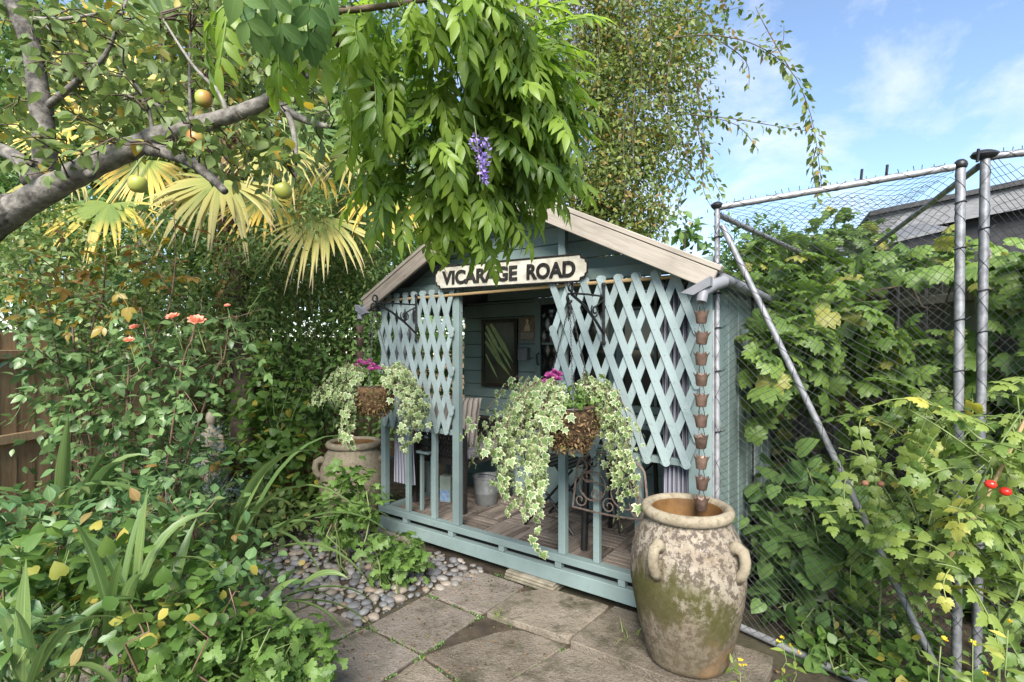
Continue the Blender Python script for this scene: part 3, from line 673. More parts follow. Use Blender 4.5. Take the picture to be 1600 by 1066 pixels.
def glazed(name, u0, u1, z0, z1, bars_u, bars_z, panel_to=None):
    r = 0.058; fr = MB()
    f = bx(name, u0, u0+r, PD-0.012, PD+0.02, z0, z1, M['teal'], back)
    bx('stile', u1-r, u1, PD-0.012, PD+0.02, z0, z1, M['teal'], f); bx('top_rail', u0+r+.001, u1-r-.001, PD-0.01, PD+0.02, z1-r, z1, M['teal'], f)
    bx('bottom_rail', u0+r+.001, u1-r-.001, PD-0.01, PD+0.02, z0, z0+(panel_to or r), M['teal_shade'], f)
    zb = z0+(panel_to or r); us = [u0+r]+[u0+r+(u1-u0-2*r)*b for b in bars_u]+[u1-r]; zs = [zb]+list(bars_z)+[z1-r]
    for b in us[1:-1]: bx('glazing_bar', b-0.011, b+0.011, PD-0.006, PD+0.016, zb+.001, z1-r-.001, M['teal'], f)
    for b in bars_z:
        for i in range(len(us)-1): bx('glazing_bar', us[i]+.012, us[i+1]-.012, PD-0.005, PD+0.016, b-0.011, b+0.011, M['teal'], f)
    for i in range(len(us)-1):
        for j in range(len(zs)-1): bx('pane', us[i]+.002, us[i+1]-.002, PD+0.006, PD+0.010, zs[j]+.002, zs[j+1]-.002, M['glass'], f, bevel=0)
    return f
tg = NT('dark_window_glass'); M['glass'] = tg.set((0.012, 0.014, 0.013), 0.06, 0, 0.5)
door = glazed('door', 0.84, 1.60, 0.185, 1.94, [0.5], [1.545], 0.85)
MB().tube([(0.885, PD-0.012, 1.36), (0.885, PD-0.045, 1.37), (0.885, PD-0.045, 1.45), (0.885, PD-0.012, 1.46)], 0.007, 6).build('handle', M['iron'], door, smooth=True)
glazed('window', 1.607, 2.50, 1.005, 1.94, [0.33, 0.66], [1.50])
# right hand wall: inner lining and outer vertical boards; roof and trim
side = bx('side_wall', 2.545, 2.555, 0.045, SD, 0.08, 1.86, M['dark'], bevel=0)
v = 0.045; i = 0
while v < SD-0.02:
    bx('board', 2.556, 2.574+(0.006 if i % 2 else 0), v, min(v+0.118, SD), 0.075, 1.875, M['teal'], side); v += 0.121; i += 1
for k in range(13): bx('board', 2.533, 2.5445, 0.045, PD-0.001, 0.2+k*0.128, 0.2+k*0.128+0.124, M['teal_shade'], side)
bx('rear_wall', 0.0, 2.54, SD-0.02, SD, 0.08, 1.9, M['teal_shade']); bx('left_wall', 0.0, 0.03, PD+0.05, SD-0.021, 0.08, 1.9, M['teal'])
for sg, nm in ((-1, 'roof'), (1, 'roof')):
    e = HU+sg*1.345
    MB().add([(HU, -0.085, RZ-0.012), (e, -0.085, EZ-0.012), (e, SD+0.12, EZ-0.012), (HU, SD+0.12, RZ-0.012), (HU, -0.085, RZ+0.012), (e, -0.085, EZ+0.012), (e, SD+0.12, EZ+0.012), (HU, SD+0.12, RZ+0.012)],
             [(0, 1, 2, 3), (4, 7, 6, 5), (0, 4, 5, 1), (2, 6, 7, 3), (1, 5, 6, 2)]).build('roof', M['felt'], shed)
    ang = math.atan2((EZ-RZ), 1.345); T = Matrix.Translation((HU, 0, RZ)) @ (Matrix.Rotation(-ang, 4, 'Y') if sg > 0 else Matrix.Rotation(ang, 4, 'Y'))
    Lr = math.hypot(1.345, RZ-EZ)+0.015
    o = MB().box(0.0 if sg > 0 else -Lr, Lr if sg > 0 else 0.0, -0.013, 0.013, -0.098, 0.0).build('bargeboard', M['barge'], shed, bevel=0.004); o.matrix_basis = Matrix.Translation((0, -0.122, 0)) @ T
    o = MB().box(0.0 if sg > 0 else -Lr-.01, Lr+.01 if sg > 0 else 0.0, -0.02, 0.035, 0.002, 0.030).build('roof_trim', M['barge'], shed, bevel=0.004); o.matrix_basis = Matrix.Translation((0, -0.118, 0)) @ T
# gutter along the right eave
MB().tube([(2.66, -0.06, 1.845), (2.66, 0.6, 1.843), (2.66, SD+0.1, 1.835)], 0.03, 10).build('gutter', M['plastic_grey'], shed, smooth=True)
MB().tube([(-0.07, -0.10, 1.845), (-0.07, 0.6, 1.843), (-0.07, SD+0.1, 1.835)], 0.038, 10).build('gutter', M['plastic_grey'], shed, smooth=True)
for (u0, sg) in ((2.66, 1), (-0.07, -1)):
    mb = MB(); mb.tube([(u0, -0.05, 1.835), (u0-0.03*sg, -0.13, 1.81), (u0-0.06*sg, -0.185, 1.775), (u0-0.065*sg, -0.20, 1.725)], [0.031, 0.031, 0.027, 0.025], 12)
    mb.prism([(u0-0.16*sg, 1.775), (u0-0.02*sg, 1.845), (u0-0.02*sg, 1.80), (u0-0.10*sg, 1.76)][::sg], -0.215, -0.17)
    mb.build('gutter_outlet', M['plastic_grey'], shed, smooth=True)
# blocks the shed stands on
for i, (u0, u1, v0, lab) in enumerate(((1.30, 1.68, -0.065, 'flat mossy concrete slabs stacked under the middle of the shed beam'), (-0.02, 0.42, -0.055, 'timber packing block under the left end of the shed beam'))):
    t_ = thing('support_block', lab, 'block', S(u0, v0), SROT, None)
    for k in range(3 if i == 0 else 2):
        h = 0.055/(3 if i == 0 else 2)
        MB().box(0.004*k, u1-u0-0.006*k, 0.004*k, 0.22, k*h+0.001, (k+1)*h-0.001).build('layer', M['block'], t_, bevel=0.004)

# trellis panels: each slat a piece
def trellis(u0, cells, z0, label, c=0.096):
    hz = 0.1405; rows = 7; t_ = thing('trellis_panel', label, 'trellis', S(u0, -0.03, z0), SROT, 'trellis panels on the shed front')
    Wd = cells*c; H = rows*hz; sl = (c/2)/hz; ln = math.hypot(c/2, hz)
    cache = {}
    for lay, sg in ((0, 1), (1, -1)):
        k = -rows//2*1
        for k in range(-(rows//2)-1, cells+1):
            # runs u = k*c + sl*(H-z) for layer 0 (top left to bottom right)
            js = [j for j in range(rows+1) if -1e-6 <= k*c+j*c/2 <= Wd+1e-6]
            if len(js) < 2: continue
            ja, jb = js[0], js[-1]
            n = jb-ja
            if n not in cache:
                Lh = n*ln; m = MB(); w = 0.0205; pts = []
                for e, sgn in ((Lh/2+0.022, 1), (-Lh/2-0.022, -1)):
                    for a in range(7):
                        th = math.pi*a/6; pts.append((sgn*w*math.cos(th), e+sgn*w*0.75*math.sin(th)))
                m.prism(pts, -0.004, 0.004)
                for q in range(n+1): m.lathe([(0.0045, 0), (0.004, 0.002), (0.001, 0.0026)], 6, (0, 0, 0)); b = len(m.v)-18; m.v[b:] = [(x, -0.004-zz, y-Lh/2+q*ln) for x, y, zz in m.v[b:]]
                cache[n] = m.mesh('slat', M['slat'])
            jm = (ja+jb)/2; uc = k*c+jm*c/2; zc = H-jm*hz
            if lay: uc = Wd-uc
            ang = math.atan2(c/2, hz)*(1 if lay else -1)
            o = link('slat', cache[n], t_); o.location = (uc, 0.010*lay+rnd.uniform(-.001, .001), zc); o.rotation_euler = (0, ang+rnd.uniform(-.006, .006), 0)
    return t_
trellis(0.03, 8, 0.915, 'narrower teal diamond trellis panel left of the porch opening')
trellis(1.655, 8, 0.905, 'teal diamond trellis panel right of the porch opening, behind the ivy basket', 0.108)

# name sign
def sign():
    t_ = thing('street_sign', 'white street name sign reading VICARAGE ROAD across the shed gable', 'sign', S(1.285, -0.045, 1.995), SROT)
    Lh, Hh = 0.615, 0.076
    def outline(L_, H_, notch):
        p = []
        for sx, sz in ((1, 1), (-1, 1), (-1, -1), (1, -1)):
            arc = [(L_-notch*1.5, H_), (L_-notch*1.3, H_-notch*0.55), (L_-notch*0.5, H_-notch*0.75), (L_-notch*0.35, H_-notch*1.25), (L_, H_-notch*1.5)]
            arc = [(x*sx, z_*sz) for x, z_ in arc]
            if sx*sz > 0: arc = arc[::-1]
            p += arc
        return p
    MB().prism(outline(Lh, Hh, 0.034), -0.006, 0.012).build('plate', M['white'], t_, bevel=0.002)
    o = outline(Lh+0.004, Hh+0.004, 0.034); MB().tube([(x, -0.007, z_) for x, z_ in o], 0.006, 6, close=True).build('rim', M['ink'], t_, smooth=True)
    for ch_i, (txt, x) in enumerate((('VICARAGE', -0.54), ('ROAD', 0.185))):
        cu = bpy.data.curves.new('lettering', 'FONT'); cu.body = txt; cu.size = 0.128; cu.extrude = 0.004; cu.offset = 0.0042; cu.space_character = 1.0
        tmp = bpy.data.objects.new('lettering_source', cu); COL.objects.link(tmp); bpy.context.view_layer.update()
        me = bpy.data.meshes.new_from_object(tmp.evaluated_get(bpy.context.evaluated_depsgraph_get())); bpy.data.objects.remove(tmp)
        w = max(v.co.x for v in me.vertices); want = 0.655 if txt == 'VICARAGE' else 0.355
        me.materials.clear(); me.materials.append(M['ink'])
        l = link('lettering', me, t_); l.matrix_basis = Matrix.Translation((x, -0.0095, -0.047)) @ Matrix.Rotation(R(90), 4, 'X') @ Matrix.Diagonal((want/w, 1, 1, 1))
    t_.rotation_euler = (0, R(1.6), SROT)
sign()

# things on the porch wall
def picture():
    t_ = thing('framed_picture', 'dark framed picture of pale green leaf blades on the porch back wall', 'picture', S(0.455, PD-0.004, 1.15), SROT)
    w, h = 0.205, 0.62
    for a in ((-w, -w+.03, 0, h), (w-.03, w, 0, h), (-w+.031, w-.031, 0, .03), (-w+.031, w-.031, h-.03, h)): MB().box(a[0], a[1], -0.022, 0, a[2], a[3]).build('frame_rail', M['frame'], t_, bevel=0.002)
    p = MB().box(-w+.03, w-.03, -0.008, -0.002, 0.03, h-.03).build('print', M['print'], t_)
    rg = np.random.default_rng(4)
    for (x0, z0, x1, z1, w_) in ((-0.15, 0.56, 0.02, 0.30, .022), (-0.10, 0.58, 0.16, 0.22, .026), (-0.165, 0.42, 0.13, 0.10, .024), (-0.165, 0.50, 0.05, 0.2, .016), (0.0, 0.36, 0.14, 0.16, .012), (-0.16, 0.30, -0.02, 0.08, .010)):
        d = Vector((x1-x0, 0, z1-z0)).normalized(); n_ = Vector((d.z, 0, -d.x)); a, b = Vector((x0, 0, z0)), Vector((x1, 0, z1)); m_ = a.lerp(b, .55)
        pts = [a-n_*w_*.6, m_-n_*w_, b, m_+n_*w_, a+n_*w_*.6]
        MB().prism([(min(max(q.x, -w+.033), w-.033), min(max(q.z, .033), h-.033)) for q in pts], -0.0105, -0.0085).build('printed_blade', M['print_green'], p)
M['frame'] = m_speckle('dark_frame', (0.012, 0.009, 0.007), (0.035, 0.022, 0.016), 30, 0.4)
M['print'] = m_speckle('dark_print', (0.012, 0.014, 0.010), (0.05, 0.055, 0.035), 6, 0.25)
M['print_green'] = m_speckle('printed_green', (0.22, 0.30, 0.10), (0.42, 0.52, 0.22), 14, 0.35)
picture()
t_ = thing('picture_plaque', 'small brown plaque with a pale seated dog on the porch wall', 'plaque', S(0.765, PD-0.004, 1.575), SROT)
M['plaque'] = m_speckle('plaque_print', (0.10, 0.075, 0.05), (0.22, 0.17, 0.12), 40, 0.6); M['dogp'] = m_speckle('plaque_dog', (0.40, 0.30, 0.18), (0.55, 0.45, 0.32), 30, 0.6)
MB().box(-0.08, 0.08, -0.012, 0, 0, 0.205).build('plate', M['plaque'], t_, bevel=0.002)
MB().prism([(-.03, .08), (.035, .08), (.03, .12), (.012, .15), (.018, .172), (.0, .19), (-.012, .175), (-.004, .15), (-.026, .115)], -0.0145, -0.0122).build('dog_motif', M['dogp'], t_)
MB().box(-0.072, 0.072, -0.0145, -0.0122, 0.012, 0.068).build('text_panel', m_speckle('faded_lettering', (0.12, 0.10, 0.08), (0.36, 0.32, 0.27), 120, 0.7), t_)
t_ = thing('switch_box', 'grey outdoor switch box below the plaque on the porch wall', 'switch', S(0.74, PD-0.004, 1.40), SROT)
MB().box(-0.05, 0.05, -0.055, 0, 0, 0.11).build('housing', M['plastic_grey'], t_, bevel=0.008, seg=2); MB().box(-0.04, 0.04, -0.062, -0.0555, 0.012, 0.098).build('lid', M['plastic_grey'], t_, bevel=0.003)
t_ = thing('bird_ornament', 'small white ornament hung by the porch post', 'ornament', S(0.875, 0.03, 1.66), SROT)
MB().ball((0, 0, 0), 0.012, 8, 6, (0.7, 0.7, 1.8)).build('body', M['white'], t_, smooth=True); MB().tube([(0, 0, .02), (0, 0, .09), (-.03, 0, .10)], .0015, 4).build('hook', M['iron'], t_)

# curtains gathered at both ends of the rod
M['curtain'] = None
tcur = NT('striped_curtain'); sxx = tcur.n('SeparateXYZ'); tcc = tcur.n('TexCoord'); tcur.l(tcc.outputs['UV'], sxx.inputs[0])
wv = tcur.math('FRACT', tcur.math('MULTIPLY', sxx.outputs[0], 22.0)); M['curtain'] = tcur.set(tcur.ramp(wv, [(0.0, (0.42, 0.42, 0.47)), (0.55, (0.42, 0.42, 0.47)), (0.6, (0.14, 0.14, 0.19)), (1.0, (0.16, 0.16, 0.21))]), 0.9)
def curtain(u0, u1, v, z0, z1, label, folds, seed):
    t_ = thing('curtain', label, 'curtain', S(u0, v, z0), SROT, 'curtains on the porch rod'); rg = random.Random(seed); nu, nz = 72, 12; vs = []; uv = []
    for j in range(nz+1):
        zz = (z1-z0)*j/nz; pin = 0.82+0.18*abs(2*j/nz-1.0)
        for i in range(nu+1):
            s = i/nu; x = (u1-u0)*(0.5+(s-0.5)*pin); vs.append((x, 0.028*math.sin(s*folds*6.283+0.5*math.sin(j*.5+seed)), zz)); uv.append((s*2.2, j/nz))
    fs = [(j*(nu+1)+i, j*(nu+1)+i+1, (j+1)*(nu+1)+i+1, (j+1)*(nu+1)+i) for j in range(nz) for i in range(nu)]
    mb = MB().add(vs, fs); me = mb.mesh('cloth', M['curtain'], smooth='all'); l = me.uv_layers.new(name='UVMap')
    for lp in me.loops: l.data[lp.index].uv = uv[lp.vertex_index]
    link('cloth', me, t_)
    for i in range(6):
        x = (u1-u0)*(i+.5)/6; MB().tube([(x+.0, .017*math.cos(a*.785), z1-z0+.008+.017*math.sin(a*.785)) for a in range(8)], .003, 4, close=True).build('ring', M['iron'], t_)
curtain(2.30, 2.465, 0.075, 0.30, 1.86, 'grey striped curtain gathered behind the right trellis', 6, 1)
curtain(0.07, 0.30, 0.085, 0.42, 1.86, 'grey striped curtain gathered behind the left trellis', 7, 2)

# ================================================================== POTS AND PORCH FURNITURE
def jar(name, label, loc, sc, mat, handles, rotz=0.0, zs=None):
    t_ = thing(name, label, 'jar', loc, rotz); t_.scale = (1, 1, (zs or sc)/sc)
    outer = [(0.195, 0.0), (0.215, 0.015), (0.232, 0.08), (0.262, 0.19), (0.288, 0.32), (0.298, 0.43), (0.292, 0.52), (0.270, 0.60), (0.238, 0.655), (0.215, 0.685), (0.208, 0.705)]
    inner = [(0.196, 0.715), (0.188, 0.68), (0.22, 0.63), (0.25, 0.56), (0.24, 0.50)]
    prof = []
    for i in range(len(outer)-1):
        for k in range(4): a, b = outer[i], outer[i+1]; f = k/4; prof.append((a[0]+(b[0]-a[0])*f, a[1]+(b[1]-a[1])*f))
    prof.append(outer[-1])
    rg = random.Random(name); ph = [rg.uniform(0, 6) for _ in range(4)]
    def fn(i, k, r, z):
        th = 2*math.pi*k/72; rib = 0.0022*math.sin(z*190)*(1 if 0.30 < z < 0.62 else 0.25)
        return (r+rib+0.003*math.sin(2*th+ph[0])+0.002*math.sin(5*th+ph[1]+z*9))*sc, z*sc
    body = MB().lathe(prof+inner, 72, fn=fn).build('body', mat, t_, smooth='all')
    MB().tube([(0.212*sc*math.cos(a*math.pi/24), 0.212*sc*math.sin(a*math.pi/24), 0.728*sc) for a in range(48)], 0.029*sc, 10, close=True).build('rim', M['jar_rim'], t_, smooth='all')
    MB().lathe([(0.186*sc, 0.44*sc), (0.197*sc, 0.55*sc), (0.184*sc, 0.70*sc), (0.190*sc, 0.735*sc), (0.180*sc, 0.735*sc), (0.176*sc, 0.70*sc), (0.188*sc, 0.55*sc), (0.178*sc, 0.45*sc)], 40).build('inner_wall', M['rust_water'], t_, smooth=True)
    for a in handles:
        c, s_ = math.cos(a), math.sin(a); pts = []
        for r, z in ((0.255, 0.600), (0.290, 0.622), (0.320, 0.605), (0.330, 0.565), (0.326, 0.530), (0.312, 0.50), (0.284, 0.478)): pts.append((r*c*sc, r*s_*sc, z*sc))
        MB().tube(pts, [0.036*sc, 0.031*sc, 0.029*sc, 0.027*sc, 0.026*sc, 0.026*sc, 0.032*sc], 10).build('handle', M['jar_rim'], t_, smooth='all')
    return t_
M['jar_rim'] = m_jar('jar_rim_clay', False)
jar('water_jar', 'large weathered clay jar with mossy stains catching the rain chain', (0.83, 2.43, 0.045), 0.88, M['jar'], [R(222), R(306), R(80)], zs=0.95)
jar('garden_jar', 'paler ribbed clay jar behind the left hanging basket', (-1.335, 4.33, 0.0), 0.96, M['jar_plain'], [R(345), R(215), R(100)])

def wicker_chair():
    t_ = thing('wicker_armchair', 'dark woven armchair with grey seat pad on the porch', 'armchair', S(0.36, 0.60, 0.201), SROT)
    # local: faces +x (along the porch), arms at -y (near) and +y (far)
    for x in (-0.27, 0.27):
        for y in (-0.30, 0.30): MB().box(x-.022, x+.022, y-.022, y+.022, 0.0, 0.645 if x > 0 else 0.80).build('leg', M['wicker'], t_, bevel=0.004)
    MB().box(-0.27, 0.27, -0.30, 0.30, 0.36, 0.415).build('seat_frame', M['wicker'], t_, bevel=0.006)
    MB().box(-0.22, 0.30, -0.265, 0.265, 0.417, 0.49).build('seat_pad', M['seat'], t_, bevel=0.025, seg=3)
    for y in (-0.30, 0.30):
        a = MB().tube([(-0.27, y, 0.66), (0.0, y, 0.665), (0.22, y, 0.66), (0.285, y, 0.63)], 0.026, 8).build('armrest', M['wicker'], t_, smooth=True)
        mb = MB()
        for k in range(26):
            for sg in (1, -1):
                x0 = -0.40+k*0.03; x1 = x0+sg*0.10
                A = Vector((x0, y+0.004*sg, 0.42)); B = Vector((x1, y+0.004*sg, 0.64))
                if min(A.x, B.x) < -0.25 or max(A.x, B.x) > 0.25: continue
                mb.tube([A, A.lerp(B, .5)+Vector((0, .003*sg, 0)), B], 0.0048, 4)
        for k in range(4): mb.tube([(-0.25, y, 0.45+k*.055), (0.25, y, 0.45+k*.055)], 0.005, 4)
        w = mb.build('woven_arm_panel', M['wicker'], a); w['kind'] = 'stuff'
    mb = MB()
    for k in range(24): mb.tube([(-0.27, -0.28+k*.0245, 0.42), (-0.285, -0.28+k*.0245, 0.60), (-0.30, -0.28+k*.0245, 0.80)], 0.008, 4)
    for k in range(14): mb.tube([(-0.272-0.002*k, -0.29, 0.43+k*.028), (-0.272-0.002*k, 0.29, 0.43+k*.028)], 0.009, 4)
    w = mb.build('woven_back', M['wicker'], t_); w['kind'] = 'stuff'
    MB().tube([(-0.30, -0.31, 0.80), (-0.305, 0, 0.82), (-0.30, 0.31, 0.80)], 0.028, 8).build('back_rail', M['wicker'], t_, smooth=True)
wicker_chair()
def cushion():
    t_ = thing('striped_cushion', 'grey and cream striped cushion leaning in the woven armchair', 'cushion', S(0.40, 0.40, 0.69), SROT)
    m = NT('striped_cushion_cloth'); sx = m.n('SeparateXYZ'); c = m.n('TexCoord'); m.l(c.outputs['Object'], sx.inputs[0])
    w = m.math('FRACT', m.math('ADD', m.math('MULTIPLY', sx.outputs[0], 26.0), m.math('MULTIPLY', m.noise(m.coord(), 9), 0.8)))
    M['cush'] = m.set(m.ramp(w, [(0.0, (0.36, 0.32, 0.28)), (0.35, (0.36, 0.32, 0.28)), (0.42, (0.10, 0.085, 0.085)), (0.62, (0.13, 0.11, 0.11)), (0.7, (0.26, 0.22, 0.20)), (1.0, (0.33, 0.29, 0.25))]), 0.9)
    n = 12; vs = []; fs = []
    for sg in (1, -1):
        for j in range(n+1):
            for i in range(n+1):
                x, z = (i/n-.5)*2, (j/n-.5)*2; th = 0.075*((1-x**4)*(1-z**4))**0.5; sq = 1-0.06*(1-abs(x))*abs(z)**2
                vs.append((x*0.22*(1-0.05*(1-z*z)*abs(x)), sg*th, z*0.21*(1-0.05*(1-x*x)*abs(z))+0.21))
    for s_ in (0, 1):
        b = s_*(n+1)**2
        for j in range(n):
            for i in range(n):
                q = (b+j*(n+1)+i, b+j*(n+1)+i+1, b+(j+1)*(n+1)+i+1, b+(j+1)*(n+1)+i); fs.append(q[::-1] if s_ == 0 else q)
    o = MB().add(vs, fs).build('cover', M['cush'], t_, smooth='all'); o.rotation_euler = (R(-8), R(4), R(28))
cushion()
def bucket():
    t_ = thing('metal_bucket', 'small galvanised bucket on the deck under the armchair', 'bucket', S(0.60, 0.62, 0.2015), SROT)
    prof = [(0.085, 0.0), (0.088, 0.004), (0.098, 0.09), (0.1, 0.095), (0.100, 0.105), (0.099, 0.11), (0.112, 0.22), (0.118, 0.225), (0.118, 0.235), (0.108, 0.232), (0.095, 0.10), (0.08, 0.012)]
    MB().lathe(prof, 28).build('pail', M['zinc'], t_, smooth=True)
    MB().tube([(0.115*math.cos(a), 0.05*math.sin(a), 0.225-0.0*a) for a in [i*math.pi/10 for i in range(11)]], 0.003, 5).build('bail_handle', M['iron'], t_)
bucket()
t_ = thing('paper_carton', 'small carton with a blue label beside the armchair leg', 'carton', S(0.29, 0.47, 0.2015), SROT+0.3)
MB().box(-0.05, 0.05, -0.04, 0.04, 0, 0.22).build('box', m_speckle('carton_card', (0.20, 0.26, 0.22), (0.30, 0.36, 0.31), 8), t_, bevel=0.003)
MB().box(-0.042, 0.042, -0.0425, -0.0402, 0.01, 0.10).build('label_panel', m_speckle('blue_label', (0.05, 0.14, 0.36), (0.30, 0.42, 0.58), 30), t_)
t_ = thing('storm_lantern', 'small dark glass lantern on the rail behind the left trellis', 'lantern', S(0.36, 0.17, 0.69), SROT)
MB().lathe([(0.05, 0), (0.055, 0.01), (0.055, 0.03), (0.045, 0.035), (0.06, 0.08), (0.06, 0.13), (0.04, 0.16), (0.03, 0.165), (0.03, 0.19), (0.001, 0.195)], 16).build('body', M['glass'], t_, smooth=True)
MB().tube([(0.06*math.cos(a), 0, 0.10+0.14*math.sin(a)) for a in [i*math.pi/8 for i in range(9)]], 0.003, 4).build('handle', M['iron'], t_)
MB().box(-0.07, 0.07, -0.06, 0.06, -0.02, -0.001).build('shelf', M['teal'], t_, bevel=.002)
for x in (-.06, .06): MB().box(x-.012, x+.012, -.012, .012, -0.488, -0.021).build('shelf_leg', M['teal'], t_)

def bistro_table():
    t_ = thing('bistro_table', 'black metal bistro table behind the right trellis', 'table', S(1.86, 0.47, 0.201), SROT)
    MB().lathe([(0.29, 0.70), (0.30, 0.705), (0.30, 0.72), (0.29, 0.725)], 36).build('table_top', M['iron'], t_, smooth=True)
    for x, y in ((-0.12, -0.255), (-0.16, 0.22), (0.20, 0.2), (0.22, -0.2)): MB().tube([(x, y, 0.002), (x*.96, y*.96, 0.35), (x*.9, y*.9, 0.70)], 0.024 if y < -.25 else 0.016, 8).build('leg', M['iron'], t_, smooth=True)
    for x in (-1, 1): MB().tube([(-0.12*x, -0.24, 0.15), (0.2*x, 0.2, 0.55)], 0.006, 5).build('brace', M['iron'], t_)
def folding_chair():
    t_ = thing('folding_chair', 'black folding chair with crossed legs beside the bistro table', 'chair', S(1.36, 0.55, 0.201), SROT)
    for y in (-0.17, 0.17):
        MB().tube([(-0.2, y, 0.002), (0.2, y, 0.46)], 0.010, 6).build('leg', M['iron'], t_); MB().tube([(0.2, y*.9, 0.002), (-0.2, y*.9, 0.46), (-0.27, y*.9, 0.82)], 0.010, 6).build('leg', M['iron'], t_)
    for k in range(6): MB().box(-0.19+k*.065, -0.145+k*.065, -0.19, 0.19, 0.461, 0.473).build('seat_slat', M['iron'], t_, bevel=.002)
    for k in range(2): MB().box(-0.275, -0.262, -0.16, 0.16, 0.66+k*.085, 0.72+k*.085).build('back_slat', M['iron'], t_, bevel=.002)
bistro_table(); folding_chair()

def scroll_panel():
    """rusty wrought iron plant hoop with scrolls, leaning on the balusters"""
    t_ = thing('scroll_panel', 'rusty wrought iron scroll panel on the porch rail behind trailing ivy', 'ironwork', S(1.80, -0.045, 0.50), SROT)
    def spiral(c, r0, turns, a0, sg, n=26): return [(c[0]+r0*(1-.8*i/n)*math.cos(a0+sg*turns*6.283*i/n), 0, c[1]+r0*(1-.8*i/n)*math.sin(a0+sg*turns*6.283*i/n)) for i in range(n+1)]
    P = lambda pts, r, nm: MB().tube(pts, r, 6).build(nm, M['rusty'], t_, smooth=True)
    P([(0.0, 0, 0.055), (0.14, 0, 0.05), (0.28, 0, 0.05), (0.43, 0, 0.06)], 0.006, 'bottom_bar')
    P([(0.0, 0, 0.055)]+[(0.0+0.006*i, 0, 0.055+0.06*i) for i in range(1, 5)]+[(0.235-0.21*math.cos(a), 0, 0.30+0.10*math.sin(a)) for a in [i*math.pi/14 for i in range(15)]]+[(0.46, 0, 0.18), (0.43, 0, 0.06)], 0.0065, 'arched_frame')
    P([(0.01, 0, 0.235), (0.15, 0, 0.22), (0.3, 0, 0.195), (0.45, 0, 0.17)], 0.005, 'cross_bar')
    for c in ((0.13, 0.20), (0.335, 0.185)): P([(c[0]+.085*math.cos(a*.2618), -0.008, c[1]+.085*math.sin(a*.2618)) for a in range(25)], 0.005, 'ring')
    for c, r, a, sg in (((0.05, 0.31), .045, -1.5, 1), ((0.12, 0.335), .05, -2.6, -1), ((0.05, 0.105), .045, 1.5, -1), ((0.10, 0.25), .045, 2, 1), ((0.235, 0.29), .05, -1, 1), ((0.235, 0.10), .045, 1.2, 1), ((0.40, 0.25), .045, -1.8, -1), ((0.40, 0.105), .04, 1.6, 1), ((0.32, 0.33), .045, -2.4, -1), ((0.15, 0.155), .04, 0.5, -1)): P(spiral(c, r, 1.35, a, sg), 0.0042, 'scroll')
    for x, a in ((0.355, 1), (0.395, 0), (0.43, -1)): P([(0.39, 0, 0.065), (0.39+(x-.39)*.6, 0, .10), (x, 0, 0.14)], 0.004, 'fan_bar')
    t_.rotation_euler = (R(-3), 0, SROT)
scroll_panel()

# ================================================================== BRACKETS, BASKETS, RAIN CHAINS
def bracket(u, z, label):
    t_ = thing('plant_bracket', label, 'bracket', S(u, -0.046, z), SROT, 'wrought iron basket brackets')
    P = lambda pts, r, nm: MB().tube(pts, r, 6).build(nm, M['iron'], t_, smooth=True)
    P([(0, 0, 0.03), (0, 0, -0.14), (0, 0, -0.30)], 0.009, 'wall_bar')
    for zz, sg in ((0.03, 1), (-0.30, -1)): MB().ball((0, -0.002, zz), 0.016, 8, 6, (1, .5, 1)).build('fixing', M['iron'], t_)
    P([(0, 0, -0.035), (0, -0.2, -0.04), (0, -0.38, -0.05)], 0.006, 'arm')
    P([(0, -0.003, -0.25), (0, -0.10, -0.18), (0, -0.24, -0.10), (0, -0.37, -0.055)], 0.008, 'diagonal_stay')
    n = 20
    P([(0, -0.385+0.026*(1-.5*i/n)*math.cos(-1.2+i*.42), -0.02+0.030*(1-.5*i/n)*math.sin(-1.2+i*.42)) for i in range(n)], 0.006, 'end_scroll')
    P([(0, -0.395+0.024*math.cos(i*.45+1.4), -0.078+0.024*math.sin(i*.45+1.4)) for i in range(11)], 0.006, 'hook')
    P([(0, -0.11+0.045*(1-.75*i/n)*math.cos(i*.5+2.4), -0.125+0.04*(1-.75*i/n)*math.sin(i*.5+2.4)) for i in range(n)], 0.005, 'scroll')
    P([(0, -0.005, -0.055), (0, -0.05, -0.075), (0, -0.10, -0.10)], 0.005, 'twisted_stay')
bracket(2.005, 1.835, 'black iron bracket on the right trellis holding the larger ivy basket')
bracket(0.46, 1.865, 'black iron bracket on the left trellis holding the smaller basket')

CHAINLINK = MB().tube([(0.0042*math.cos(a*.785), 0, 0.009*math.sin(a*.785)) for a in range(8)], 0.0019, 4, close=True).mesh('link', M['chain'], smooth='all')
def chain(parent, a, b):
    a, b = Vector(a), Vector(b); d = b-a; n = max(2, int(d.length/0.0155)); mb = MB(); q = d.to_track_quat('Z', 'Y').to_matrix()
    src = [v.co.copy() for v in CHAINLINK.vertices]; fs = [tuple(p.vertices) for p in CHAINLINK.polygons]
    for i in range(n+1):
        r = Matrix.Rotation(math.pi/2*(i % 2), 3, 'Z'); c = a.lerp(b, i/n); mb.add([c+q @ (r @ v) for v in src], fs)
    return mb.build('chain', M['chain'], parent, smooth='all')
def flower_head(parent, c, r, mat, rg, n=22):
    P = np.tile(np.array(c)[None], (n, 1)); D = rnd_unit(rg, n); D[:, 2] = np.abs(D[:, 2])*1.1+0.1; N = np.cross(D, rnd_unit(rg, n))+np.array([0, 0, .4])
    me = scatter_mesh('bloom', T_SMALL, P, D, N, np.full(n, r), mat, rng=rg); return link('bloom', me, parent)
def rng_var(rg, n): return 0.55+0.75*rg.random(n)
